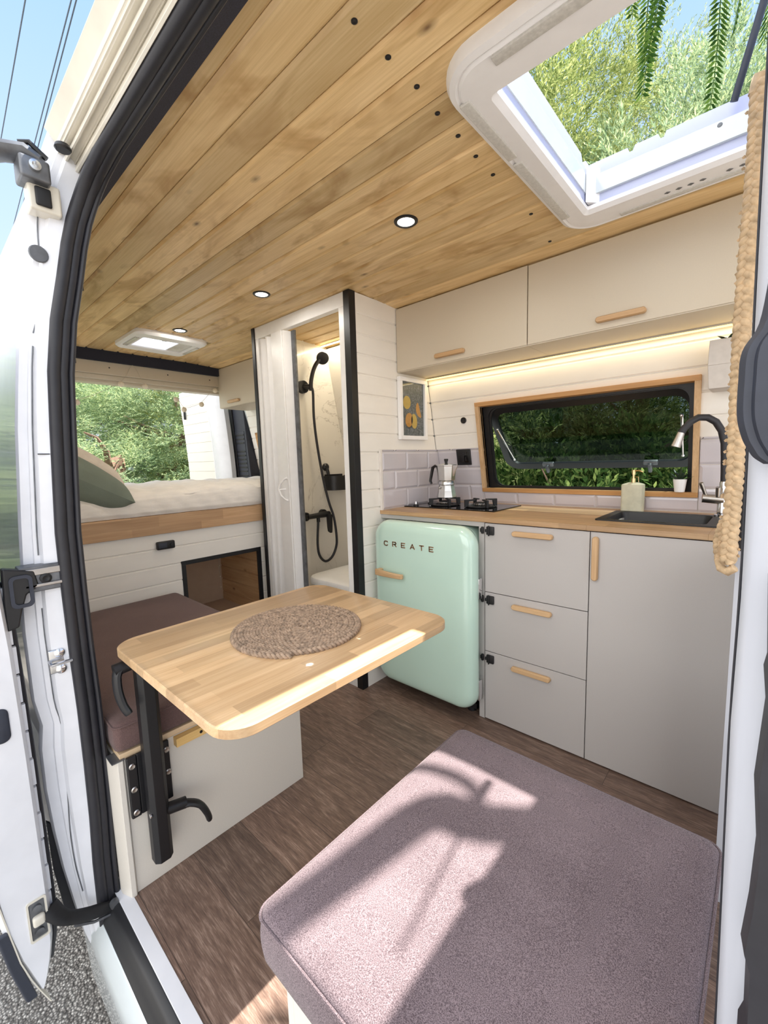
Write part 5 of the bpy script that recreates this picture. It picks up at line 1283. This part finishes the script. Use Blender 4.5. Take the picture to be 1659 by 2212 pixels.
# broad-leaved tree whose limb and fronds hang over the roof window
ov = thing('pinnate_tree', 'tree with dark feathery fronds hanging into the upper right of the skylight view', 'tree', (2.6, 4.3, -.58))
mb = MB(); mb.tube([(2.6, 4.3, -.58), (2.55, 4.25, 1.2), (2.4, 4.1, 2.6), (2.0, 3.7, 3.7)], [.14, .12, .10, .08], 12); build('trunk', mb, M['bark'], ov)
mb = MB(); mb.tube(smooth_path([(2.0, 3.7, 3.7), (1.2, 3.2, 4.1), (.45, 2.8, 4.2), (-.3, 2.75, 4.1), (-.75, 2.85, 3.95)], 4), [.07-.0035*i for i in range(17)], 10); build('limb', mb, M['bark'], ov)
mb = MB(); mb.tube(smooth_path([(.75, 2.95, 4.15), (.42, 2.45, 3.8), (.19, 2.16, 3.55), (.093, 2.10, 3.5), (.058, 1.92, 3.5), (.013, 1.66, 3.5)], 4), [.036, .036, .037, .038, .040, .042, .044, .044, .045, .045, .045, .045, .044, .043, .042, .041, .040, .038, .036, .034, .03], 9); build('limb', mb, M['bark'], ov)
mb = MB(); mb.tube(smooth_path([(.19, 2.14, 3.54), (.12, 2.20, 3.5), (.01, 2.19, 3.5), (-.10, 2.12, 3.5)], 4), .016, 8); build('limb', mb, M['bark'], ov)
def frond(base, L, bend, seed, lw=.010, ll=.065):
    r = random.Random(seed); base = Vector(base); n = int(L/.022); pts = []; 
    for i in range(n+1):
        t = i/n; pts.append(base + Vector((bend[0]*t*t, bend[1]*t*t, -L*t)) + Vector((.02*math.sin(t*4+seed), 0, 0)))
    mb = MB(); mb.tube(pts, [.0045*(1-.7*i/n) for i in range(n+1)], 5)
    a0 = r.uniform(0, 3.1); sd = Vector((math.cos(a0), math.sin(a0), 0))
    for i in range(2, n):
        t = (pts[i]-pts[i-1]).normalized(); l = ll*math.sin(PI*min(1, .25+.75*(1-i/n)))*r.uniform(.8, 1.1)
        for s_ in (1, -1):
            d = (sd*s_ + t*.75).normalized(); u = d.cross(t).normalized()*.0015; wv = t*lw; p = pts[i]
            mb.add([p, p+d*l*.4+wv, p+d*l, p+d*l*.4-wv, p+d*l*.5+u], [(0, 1, 4), (1, 2, 4), (2, 3, 4), (3, 0, 4)])
    return mb
for i, (b, L, bend) in enumerate((((-.62, 2.86, 3.95), .80, (.02, .02)), ((-.52, 2.84, 3.98), .95, (-.10, 0)), ((-.47, 2.80, 4.0), .8, (-.16, .05)), ((-.28, 2.78, 4.08), 1.3, (-.06, .02)), ((-.20, 2.76, 4.1), 1.05, (-.05, .0)), ((-.10, 2.77, 4.12), 1.15, (-.02, .03)), ((-.02, 2.77, 4.14), 1.0, (-.03, .0)), ((-.68, 2.88, 3.93), .45, (0, 0)))):
    build('frond', frond(b, L, bend, i+1), M['leafC'], ov, smooth=False)
# overhead cables
Cc = Vector((0, 0, 1.15))
def cable(label, d0, t0, d1, t1):
    a, b = Cc + Vector(d0)*t0, Cc + Vector(d1)*t1; d = b - a
    mb = MB(); mb.tube([a - d*3 + Vector((0, 0, .5)), a - d, a, b, b + d*2, b + d*6 + Vector((0, 0, .5))], .011, 6)
    tag(recenter(build('overhead_cable', mb, M['cable']), a), label, 'cable', 'overhead cables')
cable('single thin overhead cable, farthest left in the sky', (-1.355, .306, 1.09), 7, (-1.38, .234, .772), 10.2)
cable('left cable of the close pair in the sky', (-1.275, .378, 1.089), 7, (-1.321, .285, .759), 10.2)
cable('right cable of the close pair in the sky', (-1.266, .386, 1.089), 7, (-1.315, .292, .759), 10.2)

# ================================================================== LIGHT
sun = bpy.data.lights.new('sun', 'SUN'); sun.energy = SUN_E; sun.angle = math.radians(.53); sun.color = (1, .95, .87)
so_ = bpy.data.objects.new('sun', sun); COL.objects.link(so_)
so_.rotation_euler = Vector((-.178, -.496, -1)).to_track_quat('-Z', 'Y').to_euler(); so_.location = (1, 4, 9)
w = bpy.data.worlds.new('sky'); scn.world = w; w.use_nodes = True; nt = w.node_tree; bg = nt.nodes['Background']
tc = nt.nodes.new('ShaderNodeTexCoord'); sp = nt.nodes.new('ShaderNodeSeparateXYZ'); nt.links.new(tc.outputs['Generated'], sp.inputs[0])
rp_ = nt.nodes.new('ShaderNodeValToRGB'); nt.links.new(sp.outputs['Z'], rp_.inputs['Fac'])
e = rp_.color_ramp.elements; e[0].position = 0; e[0].color = (.80, .88, 1, 1); e[1].position = .75; e[1].color = (.33, .56, 1, 1)
m1 = e.new(.35); m1.color = (.58, .75, 1, 1)
# door-side half of the sky brightened, added as fill light for the interior
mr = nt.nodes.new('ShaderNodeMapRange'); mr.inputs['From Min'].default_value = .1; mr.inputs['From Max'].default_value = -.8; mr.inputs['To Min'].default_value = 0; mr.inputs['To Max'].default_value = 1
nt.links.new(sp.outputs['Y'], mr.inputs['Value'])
mx = nt.nodes.new('ShaderNodeMix'); mx.data_type = 'RGBA'; nt.links.new(mr.outputs[0], mx.inputs[0]); nt.links.new(rp_.outputs['Color'], mx.inputs[6]); mx.inputs[7].default_value = (SKY_FILL*1.0, SKY_FILL*.99, SKY_FILL*.97, 1)
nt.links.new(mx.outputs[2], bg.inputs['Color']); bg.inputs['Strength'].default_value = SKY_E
def lamp(name, typ, loc, energy, color, size=.05, rot=(0, 0, 0), size_y=None):
    l = bpy.data.lights.new(name, typ); l.energy = energy; l.color = color
    if typ == 'AREA':
        l.size = size
        if size_y: l.shape = 'RECTANGLE'; l.size_y = size_y
        else: l.shape = 'DISK'
    else: l.shadow_soft_size = size
    o = bpy.data.objects.new(name, l); COL.objects.link(o); o.location = loc; o.rotation_euler = rot; return o
for x, y in ((-.943, 1.195), (-1.80, 1.193), (-2.585, 1.152)): lamp('downlight_lamp', 'AREA', (x, y, 1.929), DOWN_E, (1, .95, .86), .05)
lamp('led_lamp', 'AREA', (-.78, 2.018, 1.590), LED_E, (1, .80, .50), 1.36, (0, 0, 0), .012)
lamp('shower_lamp', 'AREA', (-1.885, 1.925, 1.905), LED_E*3.2, (1, .90, .72), .70, (0, 0, 0), .012)

# ================================================================== CAMERA
cam = bpy.data.cameras.new('camera'); cam.sensor_fit = 'HORIZONTAL'; cam.sensor_width = 36; cam.lens = 36*926/1659; cam.clip_start = .02; cam.clip_end = 300
co = bpy.data.objects.new('camera', cam); COL.objects.link(co)
Rv, Uv, Fv = Vector((.744423, .667081, -.028941)), Vector((-.057069, .106751, .992647)), Vector((-.665265, .737297, -.117537))
mt_ = Matrix((Rv, Uv, -Fv)).transposed().to_4x4(); mt_.translation = Vector((0, 0, 1.15)); co.matrix_world = mt_
scn.camera = co
vs = scn.view_settings; vs.view_transform = 'Standard'; vs.look = 'None'; vs.gamma = 1; vs.use_curve_mapping = False; vs.exposure = EXPO
cy = scn.cycles; cy.max_bounces = 10; cy.diffuse_bounces = 5; cy.glossy_bounces = 4; cy.transparent_max_bounces = 8; cy.transmission_bounces = 6; cy.use_denoising = True; cy.sample_clamp_indirect = 6
